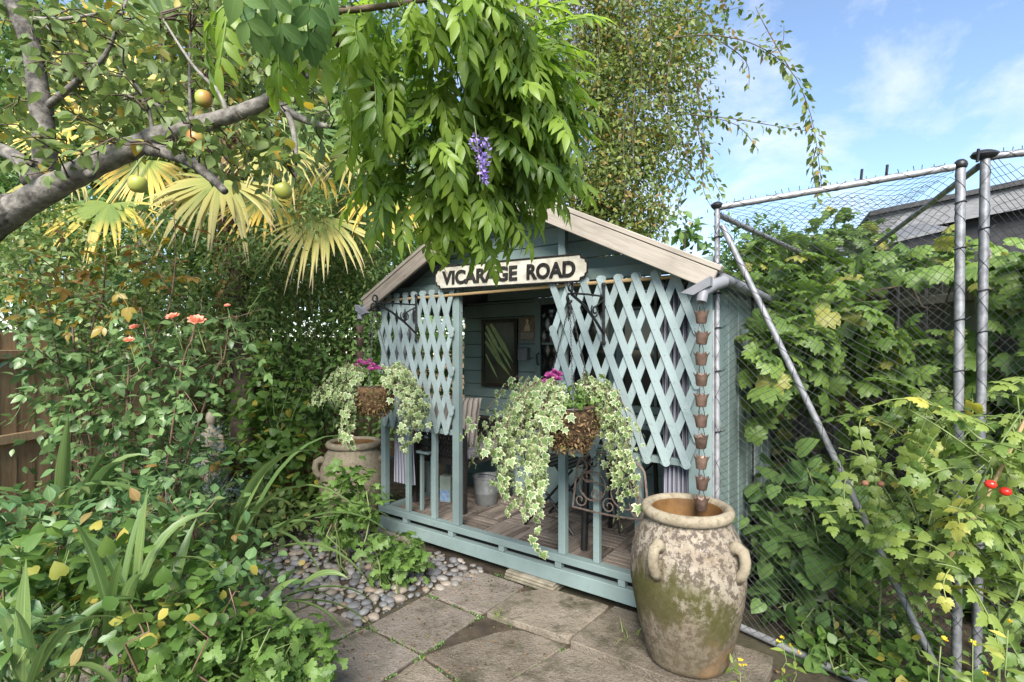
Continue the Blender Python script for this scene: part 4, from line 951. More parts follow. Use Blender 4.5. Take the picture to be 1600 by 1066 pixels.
def basket(label, c, hook, r, h, seed, curtains, lush, n_parts):
    rg = np.random.default_rng(seed); c = Vector(c); t_ = thing('hanging_basket', label, 'hanging basket', c, 0, 'hanging baskets on the shed front')
    prof = [(0.02, -h), (r*.55, -h*.93), (r*.82, -h*.62), (r*.96, -h*.3), (r, 0.0), (r*.94, .012), (r*.85, -.015), (0.01, 0.0)]
    ph = rg.normal(size=(6, 3))*16
    bm = MB().lathe(prof, 40)
    for i, v in enumerate(bm.v):
        k = 1+0.05*math.sin(ph[0] @ np.array(v))+0.05*math.sin(ph[1] @ np.array(v)+1)+rg.normal()*0.02; bm.v[i] = (v[0]*k, v[1]*k, v[2]+0.008*math.sin(ph[2] @ np.array(v)))
    li = bm.build('moss_liner', M['moss_liner'], t_, smooth='all')
    n = 1500; th = rg.uniform(0, 6.283, n); zz = -h*rg.random(n)**0.8; rr = r*np.sqrt(np.maximum(0.05, 1-(zz/h)**2*0.75))*0.98
    P = np.stack([rr*np.cos(th), rr*np.sin(th), zz], 1); D = rnd_unit(rg, n)+P*3; N = rnd_unit(rg, n)
    me = scatter_mesh('moss_fibre', T_SMALL_L, P, D, N, rg.uniform(.012, .034, n), M['moss_fibre'], rng=rg); f = link('moss_fibre', me, li); f['kind'] = 'stuff'
    MB().tube([(r*1.01*math.cos(a*.2618), r*1.01*math.sin(a*.2618), 0.004) for a in range(24)], 0.0035, 5, close=True).build('wire_rim', M['iron'], t_)
    hk = Vector(hook)-c
    for a in (0.5, 2.6, 4.7): chain(t_, (r*math.cos(a), r*math.sin(a), 0.006), hk)
    # trailing ivy: strands over the rim
    paths = []
    for (a, out, drop, nn) in curtains:
        for _ in range(nn):
            th = a+rg.normal()*0.20; p = np.array([r*.7*math.cos(th), r*.7*math.sin(th), 0.03+rg.random()*.05]); o_ = out*rg.uniform(.55, 1.2); dr = drop*rg.uniform(.45, 1.1); pts = []
            for i in range(9):
                s = i/8; q = p+np.array([math.cos(th), math.sin(th), 0])*o_*(1-(1-s)**1.8)+np.array([0, 0, 0.10*math.sin(min(1, s*2.2)*math.pi)*rg.uniform(.6, 1.1)-dr*s**1.7])+rg.normal(size=3)*.016
                if S(0,0).x is not None:                        # keep strands clear of the trellis
                    w = SM.inverted() @ (Vector(q)+c)
                    if w.y > -0.075: q = np.array(tuple((SM @ Vector((w.x, -0.075-rg.random()*.02, w.z)))-c))
                pts.append(q)
            paths.append(pts)
    cw = np.array(tuple(c)); world = [[q+cw for q in p] for p in paths]
    stems(t_, 'stem', world[::2], 0.0022, 0.001, M['red_stem'], 4)
    P, D, N, S_ = along(rg, world, 0.026, 0.044, 0.8, 0.55, 0.35, 0.05, 0.038)
    out = P-cw; out[:, 2] *= .3; out /= np.maximum(np.linalg.norm(out, axis=1, keepdims=True), 1e-6); S_ = S_*rng_var(rg, len(P)); N = out*0.7+np.array([0, -0.6, 0.5])+rnd_unit(rg, len(P))*0.6
    D = D*0.6+np.array([0, 0, -0.55])
    S_ *= lush
    split_leaves(t_, 'ivy_leaf', T_IVY, LEAF['ivy'], P, D, N, S_, rg, n_parts)
    # green filler and blooms on top
    q = blob_leaves(rg, [((c.x, c.y, c.z+.03), (r*.95, r*.95, .07))], 70, 7, .018, .026, .5, 0, .8)
    me = scatter_mesh('foliage', T_LOBE, q[0]-cw, q[1], q[2], q[3], LEAF['columbine'], rng=rg); o = link('foliage', me, t_); o['kind'] = 'stuff'
    return t_, rg
M['moss_fibre'] = m_leaf('dry_moss', (0.06, 0.032, 0.014), (0.24, 0.15, 0.07), (0.16, 0.17, 0.05), 0.88, 0.1, 0.9, 0)
bR, rg = basket('larger hanging basket of variegated ivy with pink flowers right of the opening', S(2.005, -0.435, 1.20), S(2.005, -0.435, 1.735), 0.15, 0.22, 31,
    [(R(192), .28, .55, 15), (R(210), .20, .64, 10), (R(172), .36, .40, 10), (R(15), .22, .48, 12), (R(350), .18, .60, 10), (R(45), .20, .22, 8), (R(235), .08, .16, 4), (R(120), .1, .3, 3)], 1.0, 300)
for k in range(15):
    a = rg.normal(size=2)*0.02; flower_head(bR, (-0.085+a[0]*1.4, -0.07+a[1], 0.16+rg.normal()*.02), 0.022, M['pink'], rg)
for k in range(6): flower_head(bR, (0.03+rg.normal()*.03, -0.09+rg.normal()*.02, 0.10+rg.normal()*.012), 0.011, M['white_petal'], rg, 12)
bL, rg = basket('smaller hanging basket of ivy and pink flowers above the pale jar', S(0.46, -0.435, 1.245), S(0.46, -0.435, 1.765), 0.14, 0.20, 32,
    [(R(190), .20, .20, 10), (R(170), .32, .20, 10), (R(212), .10, .45, 7), (R(5), .22, .30, 11), (R(345), .25, .50, 9), (R(25), .22, .26, 8), (R(120), .1, .3, 3)], 1.0, 240)
for k in range(16):
    a = rg.normal(size=2)*0.025; s_ = k % 2; flower_head(bL, (-0.05+0.09*s_+a[0], -0.09+a[1], 0.15-0.035*s_+rg.normal()*.015), 0.023, M['pink'], rg)

def rain_chain(label, p, n, group='rain chains'):
    t_ = thing('rain_chain', label, 'rain chain', p, 0, group)
    prof = [(0.020, 0.0), (0.024, 0.004), (0.029, 0.042), (0.036, 0.058), (0.033, 0.056), (0.026, 0.042), (0.018, 0.006)]
    def fn(i, k, r, z):
        if i in (3, 4): return r*(1.12 if k % 2 else 0.86), z+(0.008 if k % 2 else -0.004)
        return r, z
    cup = MB().lathe(prof, 12, fn=fn).mesh('cup', M['copper'], smooth=True)
    wire = MB().tube([(-.016, 0, -.045), (-.014, 0, -.02), (-.006, 0, 0.008), (.006, 0, 0.008), (.014, 0, -.02), (.016, 0, -.045)], .0018, 4).mesh('wire_link', M['chain'])
    for i in range(n):
        o = link('cup', cup, t_); o.location = (rnd.uniform(-.002, .002), rnd.uniform(-.002, .002), -0.1-i*0.1); o.rotation_euler = (rnd.uniform(-.07, .07), rnd.uniform(-.07, .07), rnd.uniform(0, 3))
        l = link('wire_link', wire, t_); l.location = (0, 0, -0.005-i*0.1); l.rotation_euler = (0, 0, rnd.uniform(-.5, .5))
rain_chain('rain chain of copper cups running down into the large clay jar', S(2.595, -0.20, 1.72), 10)
rain_chain('short rain chain of copper cups hanging left of the shed', S(-0.005, -0.20, 1.72), 5)
t_ = thing('water_spout_wires', 'bundle of thin wires hanging below the right gutter outlet', 'wire', S(2.60, -0.05, 1.84), SROT)
MB().tube([(0, 0, 0), (-.05, -.02, .03), (-.12, -.03, .0), (-.14, -.03, -.05)], .002, 4).build('wire', M['chain'], t_)

# ================================================================== FRUIT CAGE
cage = thing('fruit_cage', 'galvanised tube fruit cage hung with black netting right of the shed', 'cage', (1.05, 2.62, 0))
CB = Vector((1.05, 2.62, 0))
A0, A1 = Vector((1.062, 2.65, 0)), Vector((1.062, 2.65, 2.23)); B0, B1 = Vector((2.03, 2.34, 0)), Vector((2.05, 2.34, 2.33)); C0, C1 = Vector((2.14, 2.36, 0)), Vector((2.20, 2.38, 2.39))
E1 = Vector((2.85, 4.5, 2.2)); F1 = Vector((3.2, 2.05, 2.42))
def pole(a, b, r, nm='pole', mat='steel'): return MB().tube([Vector(a)-CB, (Vector(a)+Vector(b))/2-CB, Vector(b)-CB], r, 12).build(nm, M[mat], cage, smooth=True)
pole(A0, A1, 0.0135); pole(A0+Vector((-.026, -.01, 0)), A0+Vector((-.026, -.01, 1.70)), 0.008); pole(B0, B1, 0.019); pole(C0, C1, 0.019)
pole((1.07, 2.61, 2.13), (1.95, 2.33, 0.01), 0.015, 'brace')
pole(A1+Vector((0, 0, .0)), B1+Vector((-.03, 0, 0.0)), 0.016, 'top_bar'); pole(A1+Vector((0, .01, -.03)), E1, 0.015, 'top_bar'); pole(C1, F1, 0.016, 'top_bar'); pole(C1+Vector((0, .03, -.03)), Vector((2.9, 4.4, 2.22)), 0.015, 'top_bar'); pole(E1, (2.85, 4.5, 0), 0.016)
for p, sq in ((A1, (1, 1, .7)), (C1, (2.2, 1.3, .8)), (B1, (.9, .9, .9))): MB().ball(tuple(Vector(p)-CB+Vector((0, 0, .01))), 0.03, 10, 6, sq).build('connector', M['tie'], cage, smooth=True)
for a, b, ts in ((A0, A1, (.3, .48, .62, .72, .8, .93)), (B0, B1, (.3, .45, .52, .6, .7, .84, .93)), (C0, C1, (.25, .42, .5, .66, .74, .86))):
    for t in ts:
        c = a.lerp(b, t)-CB; tie = MB().tube([(c.x+.021*math.cos(k*.6283), c.y+.021*math.sin(k*.6283), c.z+.004*math.sin(k)) for k in range(10)], .0035, 4, close=True); tie.tube([(c.x+.02, c.y-.01, c.z), (c.x+.035, c.y-.02, c.z+.015)], .002, 3)
        tie.build('cable_tie', M['tie'], cage)
for t in (.62, .72, 1.06):
    c = A1.lerp(B1, t)-CB; MB().tube([(c.x, c.y, c.z+.01), (c.x+.006, c.y, c.z+.07)], .006, 4).build('cable_tie', M['tie'], cage)
def net_wrap(a, b, r, seed, ticks=False):
    a, b = Vector(a)-CB, Vector(b)-CB; d = (b-a); Lh = d.length; d.normalize(); x = d.orthogonal().normalized(); y = d.cross(x); rg = random.Random(seed); mb = MB()
    for sg in (1, -1):
        ph = rg.uniform(0, 6); n = int(Lh/0.012); mb.tube([a+d*(Lh*i/n)+(x*math.cos(ph+sg*i*.012*37+.9*math.sin(i*.09))+y*math.sin(ph+sg*i*.012*37+.9*math.sin(i*.09)))*(r+.001) for i in range(n+1)], .0012, 3, cap=False)
    if ticks:
        k = 0.0
        while k < Lh: q = a+d*k; mb.tube([q+Vector((0, 0, r)), q+Vector((rg.uniform(-.006, .006), 0, r+rg.uniform(.008, .022)))], .0017, 3); k += rg.uniform(.025, .05)
    o = mb.build('net_lacing', M['tie'], cage); o['kind'] = 'stuff'
net_wrap(A0, A1, .0135, 1); net_wrap(B0, B1, .019, 2); net_wrap(C0, C1, .019, 3); net_wrap((1.07, 2.61, 2.13), (1.95, 2.33, 0.01), .015, 4); net_wrap(A1, B1+Vector((-.03, 0, 0)), .016, 5, True); net_wrap(C1, F1, .016, 6, True); net_wrap(A1+Vector((0, .01, -.03)), E1, .015, 7, True)
def net(p00, p10, p01, p11, cell, seed, sag=0.04, r=0.0013):
    """diamond netting hung on a four-cornered patch"""
    rg = np.random.default_rng(seed); P = [np.array(tuple(Vector(q)-CB)) for q in (p00, p10, p01, p11)]
    ns = max(4, int(np.linalg.norm(P[1]-P[0])/cell)); nt_ = max(4, int(np.linalg.norm(P[2]-P[0])/cell))
    nrm = np.cross(P[1]-P[0], P[2]-P[0]); nrm /= np.linalg.norm(nrm); ph = rg.uniform(0, 6, 6)
    def pt(i, j):
        s, t = i/ns, j/nt_; s2 = s+0.022*math.sin(7*t+ph[0]+2*s)+0.010*math.sin(21*t+ph[1]+5*s); t2 = t+0.016*math.sin(6*s+ph[2]+4*t)+.006*math.sin(19*s+9*t) - 0.035*4*s*(1-s)*t*t
        q = P[0]*(1-s2)*(1-t2)+P[1]*s2*(1-t2)+P[2]*(1-s2)*t2+P[3]*s2*t2
        return q+nrm*sag*(math.sin(3.1*s+ph[3])*math.sin(2.6*t+ph[4])+0.35*math.sin(11*s+ph[5])*math.sin(7*t))
    pts = {}; V = []; F_ = []
    def strand(a, b):
        d = b-a; d /= max(np.linalg.norm(d), 1e-9); x = np.cross(d, nrm); o = len(V)
        for c in (a, b):
            for k in range(3): th = 2.094*k; V.append(tuple(c+r*(x*math.cos(th)+nrm*math.sin(th))))
        for k in range(3): F_.append((o+k, o+(k+1) % 3, o+3+(k+1) % 3, o+3+k))
    for i in range(ns+1):
        for j in range(nt_+1):
            if (i+j) % 2: continue
            a = pts.setdefault((i, j), pt(i, j))
            for di in (-1, 1):
                if 0 <= i+di <= ns and j+1 <= nt_: strand(a, pts.setdefault((i+di, j+1), pt(i+di, j+1)))
    o = MB().add(V, F_).build('netting', M['net'], cage); o['kind'] = 'stuff'
z3 = Vector((0, 0, 1))
net(A0+z3*.02, B0+z3*.02, A1, B1, 0.021, 1)
net(C0+z3*.02, Vector((3.2, 2.05, 0.02)), C1, F1, 0.0235, 2)
net(A1, B1, E1+z3*-.02, Vector((2.95, 4.4, 2.22)), 0.04, 3, 0.05)
t_ = tag(MB().tube([(1.12, 2.86, 0.02), (1.24, 2.69, 0.02), (1.53, 2.31, 0.018), (1.75, 2.02, 0.02)], 0.018, 10).build('ground_pipe', M['steel'], smooth=True), 'grey steel tube lying on the ground right of the big jar', 'pipe')

# ================================================================== FENCES AND OUTBUILDING
def fence(name, label, a, b, h, mat, bw=0.12, rail_side=1, group=None, cap=False):
    a, b = Vector((*a, 0)), Vector((*b, 0)); d = b-a; t_ = thing(name, label, 'fence', a, math.atan2(d.y, d.x), group); n = int(d.length/bw)
    mesh = MB().add([(0.0, 0, 0), (bw-.004, -0.010, 0), (bw-.004, -0.010, h), (0, 0, h), (0, .012, 0), (bw-.004, .008, 0), (bw-.004, .008, h), (0, .012, h)], [(0, 1, 2, 3), (5, 4, 7, 6), (1, 5, 6, 2), (4, 0, 3, 7), (3, 2, 6, 7), (4, 5, 1, 0)]).mesh('board', M[mat])
    for i in range(n):
        o = link('board', mesh, t_); o.location = (i*bw, 0, rnd.uniform(-.008, .008)); o.rotation_euler = (0, rnd.uniform(-.006, .006), 0)
    for z in (h*.18, h*.52, h*.88): MB().box(0, d.length, -0.052, -0.012, z, z+.065).build('rail', M[mat], t_, bevel=.004)
    k = 0.0
    while k < d.length: MB().box(k-.04, k+.04, -0.10, -0.054, 0, h+.06).build('post', M[mat], t_, bevel=.005); k += 1.8
    if cap: MB().box(0, d.length, -0.04, 0.03, h+.01, h+.035).build('capping', M[mat], t_, bevel=.004)
    return t_
fence('board_fence', 'brown upright board fence at the far left behind the rose bush', (-3.55, 3.0), (-3.30, 6.9), 1.62, 'fence', 0.125)
fence('board_fence', 'brown board fence across the back, seen past the palm trunk', (-3.4, 6.9), (0.2, 7.6), 1.66, 'fence', 0.075)
fence('board_fence', 'weathered grey fence behind the netting, hung with vine', (3.02, 6.8), (3.02, 1.2), 2.06, 'fence_grey', 0.14)

def outbuilding():
    t_ = thing('outbuilding', 'neighbouring outbuilding with grey slate roof beyond the vine', 'building', (4.4, 5.2, 0))
    b = Vector((4.4, 5.2, 0))
    def quad(name, pts, mat, th=Vector((0, 0, .05))):
        p = [Vector(q)-b for q in pts]; n = len(p); MB().add(p+[q-th for q in p], [tuple(range(n)), tuple(range(2*n-1, n-1, -1))]+[(i, (i+1) % n, n+(i+1) % n, n+i) for i in range(n)]).build(name, M[mat], t_)
    # fascia band rising to the right, wall below coloured dark as eave shade
    quad('fascia', [(3.95, 5.6, 2.72), (6.2, 4.4, 3.05), (6.2, 4.44, 3.33), (3.95, 5.64, 2.98)], 'slate', Vector((0, -.04, 0)))
    quad('roof', [(3.9, 5.58, 3.0), (6.3, 4.34, 3.35), (7.2, 6.2, 3.36), (4.9, 7.6, 3.02)], 'felt')
    quad('wall', [(4.0, 5.75, 0.0), (6.2, 4.58, 0.0), (6.2, 4.58, 3.05), (4.0, 5.75, 2.75)], 'eave_shade_wall', Vector((0, -.1, 0)))
    for k in range(3): quad('lean_to_roof', [(3.1+.02*k, 5.0+.5*k, 2.42+.02*k), (4.0, 4.7+.5*k, 2.62), (4.15, 5.22+.5*k, 2.78), (3.2, 5.5+.5*k, 2.55)], 'slate', Vector((0, 0, .03)))
M['eave_shade_wall'] = m_speckle('eave_shadow_colour', (0.018, 0.018, 0.02), (0.045, 0.045, 0.05), 8, 0.8)  # near-black colour paints the shadow under the eaves onto the wall
outbuilding()

# small statue and a terracotta pot in the left border
M['dark_stone'] = m_speckle('stained_stone', (0.06, 0.045, 0.03), (0.20, 0.16, 0.11), 14, 0.9, 0, 0.5)
def statue():
    p = at(330, 775, 4.6); t_ = thing('garden_statue', 'small weathered stone figurine of a robed woman among silvery leaves', 'statue', (p.x, p.y, 0.03))
    MB().lathe([(.13, 0), (.13, .06), (.10, .075), (.09, .2), (.11, .22)], 20).build('plinth', M['stone'], t_, smooth=True)
    prof = [(.085, .22), (.10, .24), (.088, .34), (.072, .46), (.062, .54), (.07, .60), (.08, .66), (.074, .71), (.05, .745), (.026, .76), (.024, .785), (.034, .80), (.043, .83), (.044, .86), (.038, .89), (.02, .91), (.002, .915)]
    def fn(i, k, r, z):
        th = 2*math.pi*k/40
        if i < 5: return r*(1+.06*math.sin(9*th+i*.3)), z
        if 5 <= i <= 8: return r*(1+.22*abs(math.cos(th))-.1), z
        if i >= 11: return r*(1.0+(.07 if abs(((th-4.71)+3.14) % 6.283-3.14) < .22 and 12 <= i <= 13 else 0)+(.10 if z > .86 and .3 < th < 2.8 else 0)), z
        return r, z
    MB().lathe(prof, 40, fn=fn).build('figure', M['stone'], t_, smooth='all')
    MB().ball((0, .012, .868), .050, 12, 8, (1, 1, .95)).ball((0, .055, .875), .024, 8, 6).build('hair', M['dark_stone'], t_, smooth='all')
    for sx in (-1, 1): MB().tube([(sx*.075, 0, .69), (sx*.115, -.02, .60), (sx*.095, -.06, .52), (sx*.03, -.105, .55), (sx*.008, -.11, .57)], [.03, .026, .022, .018, .012], 8).build('arm', M['stone'], t_, smooth='all')
statue()
t_ = thing('terracotta_pot', 'plain terracotta pot in the shade behind the pale jar', 'pot', at(475, 735, 5.2)*1.0); t_.location.z = 0.0
MB().lathe([(.15, 0), (.17, .02), (.22, .40), (.24, .41), (.24, .48), (.215, .48), (.19, .40), (.14, .06)], 28).build('pot_body', M['terracotta'], t_, smooth=True)

# ================================================================== PLANTS
def E(px, py, d, rx, ry, rz): p = at(px, py, d); return ((p.x, p.y, p.z), (rx, ry, rz))
def nearest(paths, q):
    best = None
    for p in paths:
        for w in p:
            d = (Vector(tuple(w))-q).length
            if best is None or d < best[0]: best = (d, Vector(tuple(w)))
    return best[1]
def smooth_path(pts, n=4):
    pts = [Vector(tuple(p)) for p in pts]; out = []
    for i in range(len(pts)-1):
        p0, p1, p2, p3 = pts[max(i-1, 0)], pts[i], pts[i+1], pts[min(i+2, len(pts)-1)]
        for k in range(n):
            t = k/n; out.append(0.5*((2*p1)+(p2-p0)*t+(2*p0-5*p1+4*p2-p3)*t*t+(3*p1-p0-3*p2+p3)*t**3))
    out.append(pts[-1]); return out
def limb(root, name, pts, r0, r1, mat, n=12, rough=0.0, seed=0, k=5):
    p = smooth_path(pts, k); m = len(p); rg = random.Random(seed); b = root.location
    rad = [(r0+(r1-r0)*i/(m-1))*(1+rough*(rg.random()-.5)*2) for i in range(m)]
    return MB().tube([q-b for q in p], rad, n).build(name, mat, root, smooth='all'), p

# ---- background trees
for i, (lab, ells, tr, nn) in enumerate((
    ('tall leafy tree behind the palm at the far left', [E(60, 120, 8.5, 1.6, 1.0, 1.5), E(10, 250, 8.0, 1.3, 1, 1.2), E(150, 230, 8.2, 1.4, 1, 1.2)], (60, 8.5), 520),
    ('tall leafy tree behind the palm crown', [E(330, 90, 9.0, 1.7, 1.0, 1.7), E(300, 260, 8.5, 1.6, 1, 1.3)], (310, 9.0), 520),
    ('tall leafy tree behind the hanging wisteria', [E(560, 130, 9.2, 1.8, 1.0, 1.8), E(560, 300, 8.8, 1.8, 1, 1.5)], (560, 9.2), 640))):
    rg = np.random.default_rng(100+i); b = at(tr[0], 545, tr[1]); b.z = -0.02
    t_ = thing('background_tree', lab, 'tree', b, 0, 'trees beyond the garden')
    trunk = [b, b+Vector((.1, 0, 1.4)), b+Vector((-.05, 0, 2.8)), b+Vector((.1, 0, 4.2)), b+Vector((0, 0, 6.0))]
    limb(t_, 'trunk', trunk, 0.16, 0.03, M['dark_bark'], 8)
    for e in ells:
        for k in range(5):
            q = Vector(e[0])+Vector(tuple(rnd_unit(rg, 1)[0]*np.array(e[1])*.8)); limb(t_, 'branch', wander(rg, b+Vector((0, 0, 2+k*.6)), q, 4, .12), .04, .008, M['dark_bark'], 5)
    P, D, N, S_ = blob_leaves(rg, ells, nn*2, 15, 0.14, 0.125, 0.7)
    split_leaves(t_, 'leaf', T_SMALL, LEAF['hedge' if i != 1 else 'creeper'], P, D, N, S_, rg, 0)

# ---- the creeper covered tree behind the shed
def creeper():
    rg = np.random.default_rng(7); b = at(930, 545, 7.9); b.z = -0.02
    t_ = thing('creeper_tree', 'tall tree smothered in small leaved creeper behind the shed roof', 'tree', b)
    _, tp = limb(t_, 'trunk', [b, b+Vector((.1, 0, 1.5)), b+Vector((-.1, 0, 3.2)), b+Vector((.15, 0, 5.0)), b+Vector((.0, 0, 7.6))], 0.2, 0.05, M['dark_bark'], 8)
    ells = [E(905, 215, 7.4, 1.15, .8, 1.35), E(1000, 150, 7.5, .95, .7, 1.25), E(880, 60, 7.7, 1.1, .7, 1.3), E(985, 290, 7.2, .75, .6, .75), E(1000, 30, 7.8, 1.1, .7, 1.0), E(860, 330, 7.4, 1.1, .6, .9), E(960, 370, 7.3, .7, .6, .8), E(800, 200, 7.7, .7, .6, 1.3)]
    P, D, N, S_ = blob_leaves(rg, ells, 3100, 13, 0.10, 0.076, 0.55, 0.5, 0.5)
    q = blob_leaves(rg, [E(1075, 110, 7.5, .75, .6, 1.0), E(1085, 40, 7.5, .9, .6, .6), E(1080, 240, 7.3, .35, .4, .6)], 90, 9, 0.13, 0.095, 0.9, 0.5, 0.5)
    # strands hanging and arching into the sky
    paths = []
    def st(px, d=6.8): paths.append(smooth_path([at(x, y, d) for x, y in px], 4))
    st([(1040, 60), (1110, 55), (1180, 70), (1235, 110), (1262, 165), (1275, 220), (1285, 300)], 6.4)
    st([(1235, 110), (1195, 40), (1180, 10)], 6.5); st([(1110, 55), (1165, 95), (1170, 140)], 6.5); st([(1200, 85), (1222, 70), (1225, 40)], 6.5)
    st([(1080, 180), (1140, 185), (1200, 195), (1262, 205)], 6.6)
    st([(1085, 100), (1100, 220), (1098, 290), (1112, 325)], 6.9); st([(1075, 120), (1090, 200), (1105, 260), (1130, 310)], 6.9); st([(1060, 200), (1075, 260), (1060, 330), (1095, 350)], 6.9)
    st([(1090, 180), (1150, 195), (1185, 235)], 6.9); st([(1030, 300), (1040, 350), (1030, 375)], 6.9)
    st([(960, -10), (1010, 20), (1075, 30), (1160, 10)], 7); st([(1275, 230), (1270, 265), (1280, 320)], 6.4)
    for k in range(14):
        x = rg.uniform(830, 1060); y = rg.uniform(0, 180); st([(x, y), (x+rg.normal()*8, y+60), (x+rg.normal()*10, y+130+rg.random()*60)], 6.55)
    stems(t_, 'stem', paths, 0.008, 0.003, M['twig'], 4)
    q2 = along(rg, paths[:12], 0.035, 0.105, .8, .4, .6, 0.0, .07); q3 = along(rg, paths[12:], 0.07, 0.09, .8, .4, .6, 0.0, .04)
    q4 = along(rg, [paths[0]], 0.026, 0.12, .8, .4, .5, 0.35, .07)
    P, D, N, S_ = cat4((P, D, N, S_), q, q2, q3, q4)
    split_leaves(t_, 'leaf', T_SMALL, LEAF['creeper'], P, D, N, S_, rg, 300)
    for k in range(60):                                   # bare inner twigs near the top, where the sky shows through
        a = at(rg.uniform(800, 1010), rg.uniform(-20, 160), 7.3); MB().tube([p-t_.location for p in (a, a+Vector((rg.normal()*.15, 0, .3)), a+Vector((rg.normal()*.25, 0, .6+rg.random()*.3)))], .006, 3).build('twig', M['twig'], t_)
creeper()

# ---- jasmine, hedges and climbers in the left background
def mass(name, label, cat, base, ells, n_clump, per, cr, size, tpl, leaf, seed, n_parts=0, nstem=10, flowers=0, shell=.5, droop=.3, up=.6, group=None, stem='twig', tpls=None, zmin=.02, part='leaf'):
    rg = np.random.default_rng(seed); b = Vector(base); t_ = thing(name, label, cat, b, 0, group)
    P, D, N, S_ = blob_leaves(rg, ells, n_clump, per, cr, size, shell, droop, up, zmin)
    split_leaves(t_, part, tpl, LEAF[leaf], P, D, N, S_, rg, n_parts, tpls)
    ps = []
    for k in range(nstem):
        e = ells[k % len(ells)]; u = rnd_unit(rg, 1)[0]; u[2] = abs(u[2]); q = np.array(e[0])+u*np.array(e[1])*.9
        a = np.array([b.x+rg.normal()*.08, b.y+rg.normal()*.08, max(b.z-.02, 0)]); ps.append(wander(rg, a, q, 6, .035, -.08))
    if ps: stems(t_, 'stem', ps, .007, .002, M[stem], 5)
    if flowers:
        idx = rg.choice(len(P), flowers)
        for i in idx: flower_head(t_, tuple(P[i]+N[i]*.03-np.array(tuple(b))), .022, M['white_petal'], rg, 6)
    return t_, rg, (P, D, N, S_)
mass('jasmine', 'airy jasmine climber left of the shed with fine pale leaves', 'climber', (-1.9, 5.6, 0), [E(505, 420, 5.3, .62, .4, .62), E(560, 470, 5.2, .38, .35, .55), E(440, 420, 5.4, .55, .4, .6), E(450, 330, 5.6, .7, .4, .5), E(560, 350, 5.6, .6, .4, .5), E(385, 430, 4.75, .3, .2, .5), E(420, 520, 4.8, .25, .2, .4), E(470, 320, 4.4, .25, .15, .2), E(270, 370, 4.0, .35, .15, .12), E(400, 385, 3.9, .25, .15, .12)], 760, 15, .075, .062, T_SMALL_L, 'jasmine', 41, 120, 14, 10, tpls=None)
mass('ivy_hedge', 'dark glossy hedge between the jasmine and the shed', 'hedge', (-1.75, 5.5, 0), [E(540, 590, 5.2, .42, .35, .75), E(470, 600, 5.3, .5, .35, .7), E(400, 620, 5.5, .6, .4, .8), E(590, 520, 5.4, .25, .3, .6)], 420, 15, .07, .07, T_SMALL, 'hedge', 42, 100, 8)
mass('ivy_hedge', 'dark hedge filling the corner behind the left fence end', 'hedge', (-3.0, 6.4, 0), [E(330, 430, 6.2, 1.0, .5, .9), E(210, 420, 6.3, 1.1, .5, .9), E(60, 420, 6.0, 1.3, .6, 1.0), E(380, 500, 6.3, .8, .4, 1.0), E(480, 400, 6.5, 1.0, .4, .9), E(600, 420, 6.6, .8, .4, .9), E(-80, 380, 6.0, 1.0, .5, 1.2)], 1250, 14, .10, .11, T_SMALL, 'hedge', 43, 0, 8)
mass('jasmine', 'flowering jasmine spilling over the left board fence', 'climber', (-3.2, 4.0, 0), [E(90, 430, 3.9, .65, .35, .35), E(190, 440, 4.1, .55, .35, .35), E(150, 520, 3.9, .4, .3, .3), E(270, 470, 4.5, .5, .4, .4), E(60, 370, 4.2, .6, .4, .3)], 430, 14, .07, .055, T_SMALL, 'jasmine', 44, 160, 12, 24)
mass('bindweed', 'bindweed with heart shaped leaves tumbling down left of the pale jar', 'climber', (-2.0, 4.45, 0), [E(430, 640, 4.5, .30, .2, .55), E(450, 720, 4.4, .33, .2, .32), E(400, 740, 4.5, .3, .2, .3), E(480, 770, 4.3, .22, .15, .18)], 150, 7, .06, .072, T_HEART, 'bind', 45, 220, 14, 0, stem='green_stem')
mass('silver_leaf', 'silvery feathery plant around the stone figurine', 'plant', at(330, 780, 4.4)*1.0-Vector((0, 0, .27)), [E(320, 690, 4.35, .18, .12, .10), E(300, 745, 4.3, .30, .15, .16), E(350, 770, 4.25, .25, .15, .12), E(260, 740, 4.4, .22, .15, .18)], 110, 16, .03, .045, T_SMALL_L, 'silver', 46, 0, 8, 0, stem='green_stem')

mass('ivy_hedge', 'tall dark hedge beyond the back fence, seen through the left trellis', 'hedge', (-1.2, 8.4, 0), [E(600, 470, 8.3, 1.2, .4, 1.5), E(700, 450, 8.5, 1.3, .4, 1.5), E(800, 430, 8.6, 1.2, .4, 1.6), E(480, 400, 8.2, 1.3, .4, 1.5)], 520, 14, .13, .12, T_SMALL, 'hedge', 47, 0, 6)
mass('ivy_hedge', 'dark hedge pressed against the open left side of the porch', 'hedge', tuple(S(-.5, .9)), [(tuple(S(-.47, .55, 1.35)), (.33, .33, .75)), (tuple(S(-.47, 1.05, 1.35)), (.35, .35, .8)), (tuple(S(-.45, 1.4, 1.2)), (.35, .35, .8))], 190, 14, .06, .07, T_SMALL, 'hedge', 48, 60, 6)
